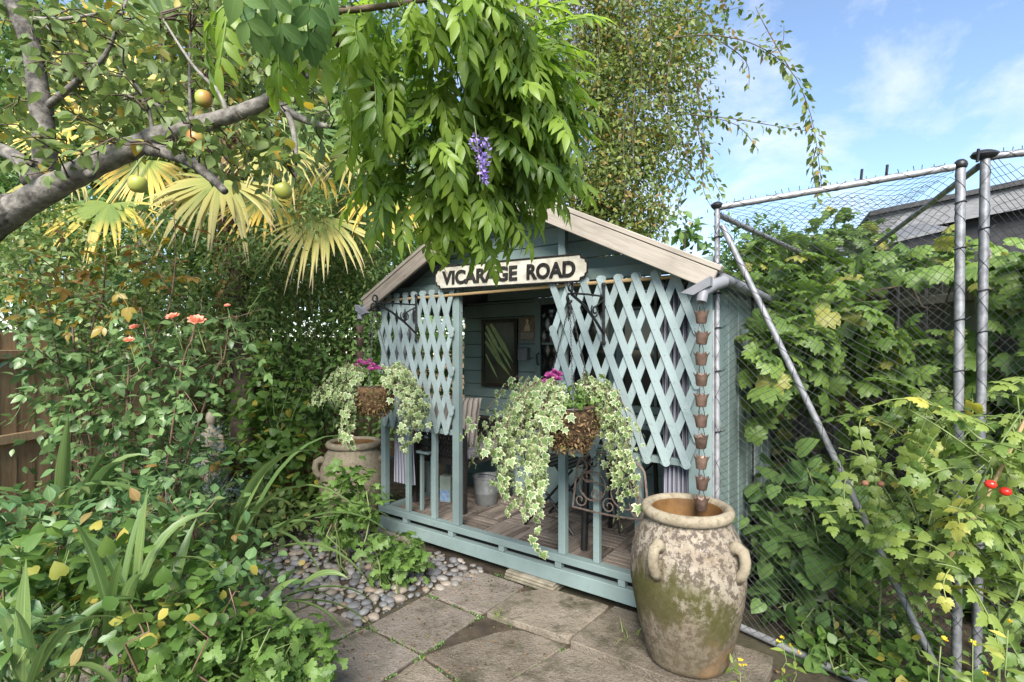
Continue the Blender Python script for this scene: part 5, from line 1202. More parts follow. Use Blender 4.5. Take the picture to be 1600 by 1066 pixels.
# ---- fan palm
def frond(root, hub, D, N, r, mat, seed, fan=2.0, nseg=34, crown=None, droop=.25):
    rg = np.random.default_rng(seed); hub = np.array(tuple(hub)); X, Y, Z = (q[0] for q in frame(np.array(D, float)[None], np.array(N, float)[None]))
    V = []; T = []; UV = []; R_ = []
    for i in range(nseg):
        th = -fan+2*fan*i/(nseg-1)+rg.normal()*.012; L_ = r*(0.80+.20*math.cos(th*.55))*rg.uniform(.82, 1.08); w = r*fan*2/nseg*.80
        d = X*math.sin(th)+Y*math.cos(th); s = np.cross(Z, d); o = len(V); k = rg.random(); dr = droop*rg.uniform(.35, 2.1); bend = rg.normal()*.07
        for t, ww in ((.03, .06), (.28, .55), (.5, .95), (.72, .72), (.9, .34), (1.0, .04)):
            c = hub+d*L_*t*(1-.12*dr*t)+s*bend*L_*t*t+np.array([0, 0, -1])*dr*L_*t**3*.75+Z*(.05*r*t)
            for q, e in ((-1, 1), (0, 0), (1, 1)): V.append(c+s*q*w*ww*.5-Z*(0 if q == 0 else .3*w*ww)); UV.append((e, t)); R_.append(k)
        for j in range(5):
            a = o+3*j; b = a+3; T += [(a, a+1, b+1), (a, b+1, b), (a+1, a+2, b+2), (a+1, b+2, b+1)]
    tpl = dict(V=np.array(V)-hub, T=np.array(T), UV=np.array(UV)); me = scatter_mesh('frond', tpl, [(0, 0, 0)], [(0, 1, 0)], [(0, 0, 1)], [1], LEAF[mat], rnd=np.zeros(1))
    me.attributes['rnd'].data.foreach_set('value', np.array(R_, np.float32)*.6+.1)
    o = link('frond', me, root); o.location = Vector(hub)-root.location
    if crown is not None:
        c = Vector(crown); h = Vector(hub); m = (c+h)/2+Vector((0, 0, .18)); p = smooth_path([c, m, h], 4)
        MB().tube([q-h for q in p], [.018-.010*i/(len(p)-1) for i in range(len(p))], 5).build('petiole', M['green_stem'], o, smooth='all')
def palm():
    b = at(372, 545, 5.0); b.z = -0.02; t_ = thing('fan_palm', 'fan palm with drooping yellow fronds behind the apple branch', 'palm tree', b)
    top = at(330, 165, 5.0)
    limb(t_, 'trunk', [b, b+Vector((.05, 0, 1.0)), b+Vector((0, 0, 2.0)), b+Vector((-.10, 0, 3.0)), top], .12, .10, M['dark_bark'], 12, .10, 3, 6)
    rg = np.random.default_rng(12)
    n = 900; th = rg.uniform(0, 6.28, n); zz = rg.uniform(1.2, 3.7, n); P = np.stack([b.x+.12*np.cos(th)-.03*zz, b.y+.12*np.sin(th), zz], 1)
    me = scatter_mesh('trunk_fibre', T_SMALL_L, P-np.array(tuple(b)), rnd_unit(rg, n)*.6+np.array([0, 0, -1]), rnd_unit(rg, n), rng_u(rg, .06, .14, n), M['moss_fibre'], rng=rg); o = link('trunk_fibre', me, t_); o['kind'] = 'stuff'
    F_ = lambda px, py, d, D, N, r, m, fan=1.9, droop=.3: frond(t_, at(px, py, d), D, N, r*.92, m, px+py, fan, 36, top, droop)
    F_(172, 318, 4.3, (-.1, -.75, -.6), (0, -.6, .75), .62, 'palm_half', 1.85, .5)
    F_(345, 282, 4.1, (-.1, -.75, -.62), (.05, -.6, .75), .70, 'palm_yellow', 1.8, .5)
    F_(432, 228, 4.4, (.2, -.7, -.6), (.1, -.6, .75), .55, 'palm_yellow', 1.7, .5)
    F_(505, 340, 4.8, (-.1, -.7, -.65), (.1, -.65, .7), .68, 'palm_yellow', 1.6, .5)
    F_(100, 265, 4.6, (-.3, -.6, -.6), (-.2, -.6, .7), .62, 'palm_yellow', 1.7, .5)
    F_(600, 300, 5.1, (.3, -.6, -.6), (.2, -.6, .7), .60, 'palm_half', 1.6, .5)
    F_(420, 300, 4.9, (.2, -.6, -.75), (0, -.7, .6), .62, 'palm_half', 1.7, .4)
    F_(560, 240, 5.0, (.5, -.5, -.4), (0, -.5, .8), .6, 'palm_yellow', 1.7, .4)
    F_(180, 100, 4.7, (-.5, -.3, .6), (0, -.9, .2), .7, 'palm_half', 1.8, .1)
    F_(270, 60, 4.6, (-.1, -.2, .9), (.1, -.95, -.1), .75, 'palm_green', 1.7, .05)
    F_(200, 170, 4.5, (-.8, -.2, .3), (0, -.9, .3), .66, 'palm_half', 1.9, .1)
    F_(300, 200, 4.4, (.3, -.5, -.3), (0, -.8, .6), .6, 'palm_green', 1.9, .2)
    F_(140, 130, 4.8, (-.7, -.1, .6), (0, -.9, .2), .7, 'palm_green', 1.8, .1)
    F_(420, 110, 4.9, (.7, -.1, .5), (0, -.9, .2), .7, 'palm_green', 1.8, .1)
    F_(110, 190, 4.6, (-.9, -.2, 0), (0, -.8, .5), .62, 'palm_half', 1.8, .2)
    F_(470, 200, 4.8, (.8, -.2, 0), (0, -.8, .5), .66, 'palm_green', 1.8, .2)
    F_(500, 262, 5.0, (.5, -.5, -.5), (0, -.6, .7), .5, 'palm_half', 1.7, .4)
    F_(230, 250, 4.6, (-.3, -.3, -.8), (0, -.9, .4), .55, 'palm_half', 1.7, .3)
def rng_u(rg, a, b, n): return rg.uniform(a, b, n)
palm()

# ---- apple tree
def apple():
    rg = np.random.default_rng(17); b = at(-40, 545, 2.5); b.z = -0.02; t_ = thing('apple_tree', 'old apple tree leaning in from the left with bare grey limbs', 'tree', b)
    fork = at(40, 310, 2.4)
    paths = []
    def lb(pts, r0, r1, nm='branch', rough=.05, mat='bark', n=14):
        o, p = limb(t_, nm, pts, r0, r1, M[mat], n, rough, len(paths), 6); paths.append(p); return p
    lb([b, at(-110, 470, 2.5), at(-55, 385, 2.48), at(25, 322, 2.42)], .12, .066, 'trunk', .05, n=20)
    lb([at(10, 335, 2.43), at(75, 297, 2.40), at(140, 262, 2.38), at(205, 232, 2.34), at(265, 207, 2.32), at(330, 190, 2.3), at(390, 170, 2.28), at(428, 152, 2.27)], .064, .026, 'limb', .06, n=20)
    lb([at(62, 290, 2.42), at(70, 265, 2.42), at(68, 200, 2.44), at(60, 140, 2.45), at(48, 70, 2.46), at(25, 15, 2.48), at(0, -40, 2.5)], .05, .036, 'limb', .05, n=16)
    lb([at(-40, 225, 2.6), at(5, 235, 2.55), at(35, 255, 2.5), at(48, 285, 2.45)], .03, .035)
    lb([at(232, 233, 2.33), at(265, 240, 2.25), at(300, 255, 2.2), at(330, 278, 2.17), at(352, 300, 2.15)], .032, .014)
    lb([at(425, 155, 2.27), at(450, 178, 2.22), at(462, 230, 2.2), at(460, 285, 2.2)], .016, .006); lb([at(425, 158, 2.27), at(470, 185, 2.25), at(512, 198, 2.24)], .022, .010); lb([at(425, 150, 2.27), at(440, 110, 2.3), at(452, 60, 2.35)], .014, .005)
    lb([at(425, 150, 2.27), at(470, 125, 2.3), at(510, 95, 2.35)], .018, .008)
    lb([at(75, 165, 2.44), at(120, 128, 2.35), at(165, 85, 2.3), at(198, 0, 2.3)], .018, .005); lb([at(80, 160, 2.44), at(115, 125, 2.4), at(85, 60, 2.35), at(62, 30, 2.35)], .010, .004)
    lb([at(50, 30, 2.47), at(95, 30, 2.4), at(150, 22, 2.35)], .012, .005); lb([at(275, 205, 2.32), at(258, 170, 2.35), at(200, 150, 2.4)], .012, .004); lb([at(355, 182, 2.29), at(342, 145, 2.3), at(300, 100, 2.35), at(255, 30, 2.4)], .012, .004)
    lb([at(300, 200, 2.3), at(296, 130, 2.35), at(298, 40, 2.4)], .010, .004); lb([at(240, 215, 2.32), at(225, 150, 2.3), at(180, 100, 2.35)], .010, .003)
    for (x, y) in ((240, 215), (140, 272), (330, 197), (352, 188), (300, 200)): MB().ball(tuple(at(x, y, 2.30)-b), .024, 8, 6, (1.1, .9, .9)).build('knot', M['bark'], t_, smooth='all')
    twigs = []
    for k in range(190):
        px, py = rg.uniform(-20, 520), rg.uniform(-20, 290)
        if 60 < px < 330 and py > 250: continue
        q = at(px, py, rg.uniform(2.0, 2.9)); a = nearest(paths, q)
        if (a-q).length < .08 or (a-q).length > .8: continue
        twigs.append(wander(rg, a, q, 5, .02, -.03))
    stems(t_, 'twig', twigs, .005, .002, M['twig'], 5)
    P, D, N, S_ = along(rg, twigs, .030, .066, .8, .35, .6, .25, .03)
    q = blob_leaves(rg, [E(60, 60, 2.6, .35, .2, .25), E(250, 90, 2.8, .5, .25, .28), E(400, 80, 2.7, .3, .2, .25), E(150, 170, 2.8, .4, .2, .2), E(30, 190, 2.8, .25, .2, .2), E(430, 230, 2.7, .22, .2, .15)], 190, 8, .06, .066, .8)
    P, D, N, S_ = cat4((P, D, N, S_), q)
    split_leaves(t_, 'leaf', T_OVAL, LEAF['apple'], P, D, N, S_, rg, 300)
    m = NT('apple_skin'); f = m.noise(m.coord(), 14, 4); sx = m.n('SeparateXYZ'); c = m.n('TexCoord'); m.l(c.outputs['Object'], sx.inputs[0])
    M['apple'] = m.set(m.mix(m.ramp(m.math('ADD', m.math('MULTIPLY', sx.outputs[0], 12.0), f), [(0.35, 0.0), (1.0, .8)]), (0.32, 0.34, 0.07), (0.42, 0.12, 0.05)), .4)
    prof = [(.004, .027), (.012, .033), (.024, .033), (.034, .018), (.036, 0), (.032, -.018), (.022, -.031), (.012, -.034), (.004, -.029)]
    for (x, y, d) in ((215, 288, 2.15), (305, 217, 2.2), (318, 155, 2.35), (443, 298, 2.2), (285, 178, 2.6), (500, 160, 2.5)):
        o = MB().lathe(prof[::-1], 18).build('apple', M['apple'], t_, smooth='all'); p = at(x, y, d); o.location = p-b; o.rotation_euler = (rg.normal()*.3, rg.normal()*.3, rg.random()*6)
        MB().tube([(0, 0, .025), (.003, 0, .05), (.0, .004, .075)], .002, 4).build('stalk', M['twig'], o)
apple()

# ---- wisteria
def wisteria():
    rg = np.random.default_rng(23); b = at(250, -330, 1.35); t_ = thing('wisteria', 'bright green wisteria hanging over the shed gable with one mauve flower', 'climber', b)
    paths = []
    _, p = limb(t_, 'branch', [b, at(400, -120, 1.4), at(480, -10, 1.5), at(545, 85, 1.62), at(605, 185, 1.75), at(648, 250, 1.88), at(700, 300, 1.95)], .030, .010, M['twig'], 10, .05, 2, 6); paths.append(p)
    _, p2 = limb(t_, 'branch', [at(610, 195, 1.76), at(650, 225, 1.8), at(720, 190, 1.85), at(790, 150, 1.9)], .012, .005, M['twig'], 8); paths.append(p2)
    _, p3 = limb(t_, 'branch', [at(500, 20, 1.53), at(600, 10, 1.5), at(720, -10, 1.55)], .012, .005, M['twig'], 8); paths.append(p3)
    sh = []
    for x, y, d in ((800, 40, 1.6), (815, 95, 1.65), (770, 70, 1.6), (720, 40, 1.5), (640, 50, 1.5), (840, 185, 1.75), (800, 150, 1.7), (740, 120, 1.65), (690, 100, 1.6), (860, 255, 1.8), (820, 225, 1.8), (770, 215, 1.75), (850, 300, 1.9), (810, 300, 1.85), (760, 300, 1.8), (830, 345, 1.9), (785, 355, 1.9), (740, 395, 1.85), (760, 340, 1.85), (705, 375, 1.85), (670, 350, 1.85), (720, 320, 1.8), (650, 300, 1.85), (610, 310, 1.9), (570, 290, 1.9), (630, 250, 1.8), (560, 220, 1.85), (540, 140, 1.75), (600, 130, 1.6), (660, 170, 1.65), (700, 240, 1.75), (480, 40, 1.4), (430, 20, 1.3), (360, 10, 1.2), (560, 40, 1.5), (600, 80, 1.6), (690, -10, 1.5), (590, 240, 1.9), (680, 290, 1.75), (730, 270, 1.72), (745, 455, 1.9), (690, 330, 1.7), (780, 270, 1.75), (640, 420, 1.9), (690, 430, 1.9), (820, 400, 1.95), (790, 425, 1.9), (610, 370, 1.95), (870, 330, 1.95), (865, 250, 1.9), (835, 150, 1.8), (845, 100, 1.75), (600, 400, 1.95), (660, 380, 1.85), (720, 440, 1.95), (760, 430, 1.95), (800, 410, 1.95), (830, 380, 2.0), (850, 370, 2.0), (870, 290, 2.0), (880, 220, 1.95), (850, 60, 1.75), (780, 20, 1.6), (740, 90, 1.6), (780, 120, 1.7), (700, 160, 1.7), (640, 340, 1.9), (580, 350, 1.95)):
        q = at(x, y-(100 if y > 310 else 70 if y > 240 else 40 if y > 150 else 10), d); a = nearest(paths, q); sh.append(wander(rg, a, q, 6, .015, -.05))
    stems(t_, 'shoot', sh, .004, .0015, M['green_stem'], 5)
    T_WIS = tpl_oval(0.36, 0.14, 0.28); tpls = [pinnate(T_WIS, 5, .165, .068, .40+.18*i, .8, i, .04*i) for i in range(6)]
    P, D, N, S_ = along(rg, sh, .025, 1.0, .8, .30, .6, .15, .03)
    ends = np.array([tuple(s[-1]) for s in sh]); P = np.concatenate([P, ends]); dirs = np.array([np.array(tuple(s[-1]))-np.array(tuple(s[-3])) for s in sh]); dirs /= np.linalg.norm(dirs, axis=1, keepdims=True)
    D = np.concatenate([D, dirs+np.array([0, 0, -.3])]); N = np.concatenate([N, np.tile([[0, -.3, 1.]], (len(sh), 1))+rnd_unit(rg, len(sh))*.3]); S_ = np.concatenate([S_, np.ones(len(sh))])
    right = np.clip((P[:, 0]/P[:, 1]+.12)*4, 0, 1)                       # leaves on the sunny side point outwards
    D = D+np.stack([.9*right, -.25*np.ones(len(P)), .45*right], 1); N = N+np.array([0, -.35, .25]); S_ = np.clip(S_, .55, 1.15)
    px_, py_ = 800+800*P[:, 0]/P[:, 1], 545-800*(P[:, 2]-1.5)/P[:, 1]; k = (px_ > 330) & (px_ < 858+.03*py_)
    for (xa, ya), (xb, yb) in (((470, -20), (545, 85)), ((545, 85), (605, 185)), ((605, 185), (648, 250))):   # the woody branch stays bare
        t = np.clip(((px_-xa)*(xb-xa)+(py_-ya)*(yb-ya))/((xb-xa)**2+(yb-ya)**2), 0, 1); k &= ~(np.hypot(px_-xa-t*(xb-xa), py_-ya-t*(yb-ya)) < 19)
    P, D, N, S_ = P[k], D[k], N[k], S_[k]
    split_leaves(t_, 'leaf', tpls[0], LEAF['wisteria'], P, D, N, S_, rg, 300, tpls)
    big = [pinnate(T_OVAL, 3, .2, .10, .7, .8, 9), pinnate(T_OVAL, 3, .18, .095, .9, .8, 11)]
    ps = [at(x, y, d) for x, y, d in ((345, -70, 1.0), (395, -65, 1.05), (440, -60, 1.05), (480, -45, 1.1), (520, -30, 1.2), (420, -50, 1.2), (500, -10, 1.3))]
    leaf_parts(t_, 'leaf', leaf_variants('leaf', big, LEAF['hedge']), np.array([tuple(q) for q in ps]), np.array([(rg.normal()*.5, -.1, -.8) for _ in ps]), np.array([(rg.normal()*.3, -1, .3) for _ in ps]), np.full(len(ps), .66), rg)  # darker hedge colour stands in for these near leaves being backlit
    n = 170; c = at(750, 240, 1.5); tt = rg.random(n); th = rg.uniform(0, 6.28, n); rr = .019*(1-tt*.65)*(0.4+rg.random(n))
    P = np.stack([rr*np.cos(th)+.012*tt, rr*np.sin(th), .045-.13*tt], 1)
    me = scatter_mesh('flower_raceme', T_SMALL, P, P*np.array([1, 1, .1])*20+rnd_unit(rg, n)*.5, rnd_unit(rg, n), rng_u(rg, .008, .017, n), M['purple_petal'], rng=rg); o = link('flower_raceme', me, t_); o.location = c-b
    MB().tube([(0, 0, -.08), (-.004, 0, .0), (-.02, .02, .12)], .0015, 4).build('stalk', M['green_stem'], o)
wisteria()

# ---- roses on the left
def rose_head(root, c, r, rg):
    P = []; D = []; N = []; S_ = []
    for ring, (tilt, n, s) in enumerate(((.15, 4, .6), (.45, 5, .75), (.8, 6, .95), (1.15, 7, 1.0))):
        for k in range(n):
            a = 6.283*k/n+ring*.5+rg.normal()*.1; o = np.array([math.cos(a), math.sin(a), 0]); P.append(o*r*.10*ring); D.append(o*math.sin(tilt)+np.array([0, 0, math.cos(tilt)])); N.append(np.array([0, 0, 1])*math.sin(tilt)-o*math.cos(tilt)); S_.append(r*s)
    o = link('bloom', scatter_mesh('bloom', T_ROUND, P, D, N, S_, M['rose_petal'], rng=rg), root); o.location = c; o.rotation_euler = (.5, rg.normal()*.3, 0)
def rose_bush():
    rg = np.random.default_rng(29); b = at(215, 545, 3.0); b.z = -.02; t_ = thing('rose_bush', 'tall rose bush with bronze young leaves and coral blooms at the left fence', 'rose bush', b)
    canes = []
    for (x0, pts) in ((130, [(118, 600), (112, 500), (100, 430)]), (150, [(140, 560), (160, 470), (165, 400)]), (210, [(240, 560), (265, 480), (275, 400)]), (180, [(200, 600), (190, 500), (60, 440)]), (230, [(280, 600), (300, 530), (305, 500)]), (160, [(110, 620), (90, 560), (75, 470)]), (220, [(330, 600), (350, 560), (358, 490)]), (120, [(110, 620), (130, 570), (200, 520)]), (250, [(290, 620), (240, 560), (220, 480)])):
        c0 = atg(x0, 545+1200/3.0); canes.append(smooth_path([c0]+[at(x, y, 2.9+rg.normal()*.08) for x, y in pts], 4))
    stems(t_, 'cane', canes, .007, .003, M['red_stem'], 6)
    sub = []
    for c in canes:
        for k in range(7):
            a = c[int(rg.integers(3, len(c)))]; q = a+Vector((rg.normal()*.16, -.05+rg.normal()*.12, .05+rg.normal()*.11)); sub.append(wander(rg, a, q, 3, .01))
    stems(t_, 'shoot', sub, .003, .0015, M['red_stem'], 4)
    tpls = [pinnate(T_OVAL, 2, .11, .055, .4, .9, i) for i in range(3)]
    A = along(rg, canes, .075, 1.0, .9, .15, .8, .25); B = along(rg, sub, .05, 1.0, .9, .15, .8, .3); P, D, N, S_ = cat4(A, B)
    z = P[:, 2]; left = P[:, 0]/P[:, 1] < -.62; red = (z > 1.78) & (rg.random(len(P)) < .4); gold = (z > 1.6) & left & (rg.random(len(P)) < .3) & ~red
    for sel, m, nn in ((red, 'rose_red', 60), (gold, 'rose_gold', 40), (~(red | gold), 'rose', 170)):
        if sel.sum(): split_leaves(t_, 'leaf', tpls[0], LEAF[m], P[sel], D[sel], N[sel], S_[sel]*1.05, rg, nn, tpls)
    P, D, N, S_ = blob_leaves(rg, [E(110, 560, 2.95, .35, .2, .3), E(200, 640, 2.8, .5, .25, .3), E(110, 660, 2.8, .35, .2, .25), E(270, 560, 3.0, .3, .2, .25)], 120, 8, .05, .062, .8)
    split_leaves(t_, 'leaflet', T_OVAL, LEAF['rose'], P, D, N, S_, rg, 120)
    for x, y, r in ((270, 496, .035), (307, 502, .045), (210, 512, .025), (202, 532, .025), (355, 478, .016)):
        p = at(x, y, 2.62); rose_head(t_, p-b, r*.85, rg); MB().tube([p-b, p-b+Vector((.01, .01, -.06)), p-b+Vector((.03, .03, -.16))], .0025, 4).build('shoot', M['green_stem'], t_)
rose_bush()

# ---- front border on the left
def strap(root, base, d0, L_, w, bend, rg, name='blade', twist=0.0, mat='blade'):
    base = np.array(tuple(base)); d = np.array(d0, float); d /= np.linalg.norm(d); V = []; UV = []; T = []; n = 12; p = base.copy(); side = np.cross(d, [0, 0, 1.]); side /= max(np.linalg.norm(side), 1e-6)
    a = twist; 
    for i in range(n+1):
        t = i/n; nn = np.cross(side, d); sd = side*math.cos(a*t+twist)+nn*math.sin(a*t+twist); ww = w*min(1, .55+t*1.6)*(1 if t < .55 else max(.03, 1-((t-.55)/.45)**1.6)); up = np.cross(sd, d)
        for q, e in ((-1, 1), (-.5, .5), (0, 0), (.5, .5), (1, 1)): V.append(p+sd*q*ww*.5+up*abs(q)*ww*.16); UV.append((e, t))
        d = d+np.array([0, 0, -bend*(0.25+1.8*t)/n]); d /= np.linalg.norm(d); p = p+d*L_/n
    for i in range(n):
        for k in range(4): a0 = i*5+k; b0 = a0+5; T += [(a0, a0+1, b0+1), (a0, b0+1, b0)]
    tpl = dict(V=np.array(V)-base, T=np.array(T), UV=np.array(UV)); me = scatter_mesh(name, tpl, [(0, 0, 0)], [(0, 1, 0)], [(0, 0, 1)], [1], LEAF[mat], rnd=np.array([rg.random()]))
    o = link(name, me, root); o.location = Vector(base)-root.location; return o
def iris(label, base, seed, blades=None, n=9, L_=.6, w=.035, lean=(0, 0)):
    rg = np.random.default_rng(seed); b = Vector(base); t_ = thing('iris_plant', label, 'plant', b, 0, 'strap leaved plants in the left border')
    for (dx, dy, dz, LL, ww, bend, tw) in (blades or []): strap(t_, b+Vector((rg.normal()*.02, rg.normal()*.02, 0)), (dx, dy, dz), LL, ww, bend, rg, twist=tw)
    for k in range(n):
        a = rg.uniform(0, 6.28); s = rg.uniform(.15, .5); strap(t_, b+Vector((rg.normal()*.04, rg.normal()*.04, 0)), (s*math.cos(a)+lean[0], s*math.sin(a)+lean[1], 1), L_*rg.uniform(.7, 1.15), w*rg.uniform(.75, 1.15), rg.uniform(.6, 2.6), rg, twist=rg.normal()*.35)
iris('strap leaved clump arching over the pebbles', atg(335, 985)+Vector((0, 0, .14)), 61, [(.28, -.1, 1, 1.3, .055, 1.9, .2), (.42, -.15, 1, 1.35, .058, 2.0, .1), (.55, .1, .9, 1.2, .05, 1.9, .3), (.2, .2, 1, 1.25, .05, 2.0, 0), (.65, .05, 1, 1.15, .045, 1.9, 0), (-.3, -.1, 1, 1.1, .05, 2.0, .2), (.5, -.3, 1, 1.15, .052, 2.1, .2), (.75, -.1, .9, 1.1, .05, 2.0, .1)], 9, .8, .042, (.25, -.05))
iris('broad strap leaves standing at the bottom left corner', at(60, 1085, 1.5), 62, [(-.02, .05, 1, .40, .042, .3, .1), (-.25, 0, 1, .30, .04, .5, .4), (.35, .05, 1, .42, .036, 2.2, .3), (.7, -.1, .9, .44, .038, 3.0, .2)], 5, .34, .03)
iris('strap leaved clump in the middle of the left border', at(185, 1010, 1.75), 63, [(0.02, .1, 1, .52, .05, .3, .1), (.3, 0, 1, .56, .05, 2.8, .2), (.12, .1, 1, .55, .045, 2.4, -.3), (-.3, .1, 1, .5, .04, 1.8, 0)], 7, .5, .038, (.1, 0))
iris('low strap leaves sweeping onto the paving', at(415, 950, 2.15), 64, [(1, -.12, .35, .58, .034, 1.3, .4), (1, .1, .5, .52, .032, 1.5, .2), (.9, -.35, .45, .52, .032, 1.4, .3), (1, .25, .55, .36, .028, 1.6, .2), (.8, -.5, .5, .36, .028, 1.6, 0)], 3, .3, .026, (.6, 0))
iris('tall dark strap leaves at the foot of the left fence', at(100, 850, 2.6), 65, [(.05, 0, 1, .65, .07, .5, .2), (.3, -.1, 1, .6, .065, 1.6, .4), (-.2, -.2, 1, .55, .06, 2.4, .1)], 5, .55, .05)
iris('arching strap leaves beneath the roses', at(260, 880, 2.35), 66, [(.4, -.2, 1, .50, .045, 2.9, .4), (.7, -.1, .8, .48, .042, 2.6, .2), (-.4, -.1, 1, .45, .04, 2.6, .2)], 5, .45, .036)
def low(name, label, px, py, d, r, h, seed, tpl, leaf, size, n, parts, tpls=None, cat='plant', fl=0, part='leaf', cr=.035, stem='green_stem'):
    p = at(px, py, d); z0 = max(p.z-h*.6, .0); b = Vector((p.x, p.y, 0)); mass(name, label, cat, b, [((p.x, p.y, p.z), (r, r*.8, h))], n, 6, cr, size, tpl, leaf, seed, parts, 9, fl, .75, .15, .9, None, stem, tpls, .01, part)
TRI = [compound(T_LOBE, [((0, .25, 0), (0, 1, -.2), (0, .2, 1), .62), ((0, .22, 0), (-.9, .35, -.15), (-.2, 0, 1), .58), ((0, .22, 0), (.9, .35, -.15), (.2, 0, 1), .58)], ([(0, 0, -.05), (0, .12, 0), (0, .24, 0)], .012)), compound(T_LOBE, [((0, .25, 0), (.2, 1, -.3), (0, .3, 1), .6), ((0, .22, 0), (-.8, .5, -.1), (-.3, 0, 1), .62), ((0, .22, 0), (.95, .25, -.2), (.2, .1, 1), .5)], ([(0, 0, -.05), (0, .12, 0), (0, .24, 0)], .012))]
low('columbine', 'columbine clump with rounded lobed leaves at the paving edge', 435, 1025, 1.95, .26, .13, 71, TRI[0], 'columbine', .072, 52, 230, TRI)
low('columbine', 'columbine mound in front of the large strap leaves', 330, 1030, 1.75, .24, .10, 72, TRI[0], 'columbine', .066, 40, 170, TRI)
low('columbine', 'columbine growing on the pebbles in front of the pale jar', 548, 790, 3.55, .22, .26, 73, TRI[0], 'columbine', .085, 44, 200, TRI)
low('columbine', 'low bright columbine mound spreading over the pebbles', 612, 870, 3.25, .24, .10, 74, TRI[0], 'columbine', .075, 40, 180, TRI)
low('bindweed_mat', 'heart leaved bindweed mat among the front strap leaves', 150, 930, 1.85, .40, .14, 76, T_HEART, 'bind', .062, 50, 200, cr=.06)
low('bindweed_mat', 'heart leaved bindweed climbing at the lower left edge', 40, 900, 1.8, .25, .18, 77, T_HEART, 'bind', .058, 34, 130, cr=.06)
low('low_shrub', 'dark oval leaved shrub filling the middle of the left border', 210, 830, 2.3, .50, .20, 78, T_OVAL, 'dark_oval', .062, 95, 280, cr=.042, cat='shrub', stem='red_stem')
low('low_shrub', 'dark oval leaved shrub at the left edge below the fence', 50, 840, 2.3, .40, .20, 79, T_OVAL, 'dark_oval', .062, 80, 220, cr=.042, cat='shrub', stem='red_stem')
low('low_shrub', 'oval leaved shrub with yellowing leaves above the columbines', 330, 930, 2.1, .32, .13, 80, T_ROUND, 'dark_oval', .052, 66, 220, cr=.05, cat='shrub', stem='red_stem')
low('low_shrub', 'fresh green oval leaved shrub in the front border', 280, 960, 1.75, .24, .12, 81, T_ROUND, 'bind', .048, 34, 150, cr=.045, cat='shrub', stem='red_stem')
low('low_shrub', 'leafy shrub between the figurine and the roses', 235, 735, 3.0, .5, .22, 82, T_OVAL, 'dark_oval', .07, 100, 200, cr=.06, cat='shrub', stem='red_stem')
low('low_shrub', 'leafy undergrowth left of the pale jar', 400, 800, 3.9, .45, .14, 83, T_OVAL, 'jasmine', .07, 70, 120, cr=.06, cat='shrub')
low('low_shrub', 'small leaved shrub at the very bottom left', 30, 1010, 1.55, .22, .12, 84, T_OVAL, 'dark_oval', .05, 34, 130, cr=.05, cat='shrub')
def ground_cover():
    rg = np.random.default_rng(90); n = 5200; x = rg.uniform(-3.6, -.2, n); y = rg.uniform(1.1, 5.2, n)
    ok = []
    for a, c in zip(x, y):
        w = SM.inverted() @ Vector((a, c, 0))
        inpav = (w.x > 0.02 and w.y < -0.9 and w.x-(-w.y-1.4)*.55 > .05) or (w.x > -.35 and -1.0 < w.y < .2) or (w.x > -.1 and w.y > -.1)
        ok.append(not inpav)
    k = np.array(ok); P = np.stack([x, y, rg.uniform(0, .10, n)], 1)[k]; m = len(P); D = rnd_unit(rg, m)+np.array([0, 0, .35]); N = rnd_unit(rg, m)*.5+np.array([0, 0, 1.])
    o = link('ground_cover', scatter_mesh('ground_cover', T_SMALL, P, D, N, rng_u(rg, .03, .075, m), LEAF['dark_oval'], rng=rg)); tag(o, 'low dark leafy ground cover under the left border', 'ground cover', kind='stuff')
    n = 1500; x = rg.uniform(1.35, 3.0, n); y = rg.uniform(1.9, 4.6, n); P = np.stack([x, y, rg.uniform(0, .12, n)], 1); P = P[[(SM.inverted() @ Vector(tuple(q))).x > 2.75 for q in P]]; m = len(P)
    o = link('ground_cover', scatter_mesh('ground_cover', T_SMALL, P, rnd_unit(rg, m)+np.array([0, 0, .35]), rnd_unit(rg, m)*.5+np.array([0, 0, 1.]), rng_u(rg, .03, .08, m), LEAF['hedge'], rng=rg)); tag(o, 'low leafy ground cover under the netting', 'ground cover', kind='stuff')
ground_cover()

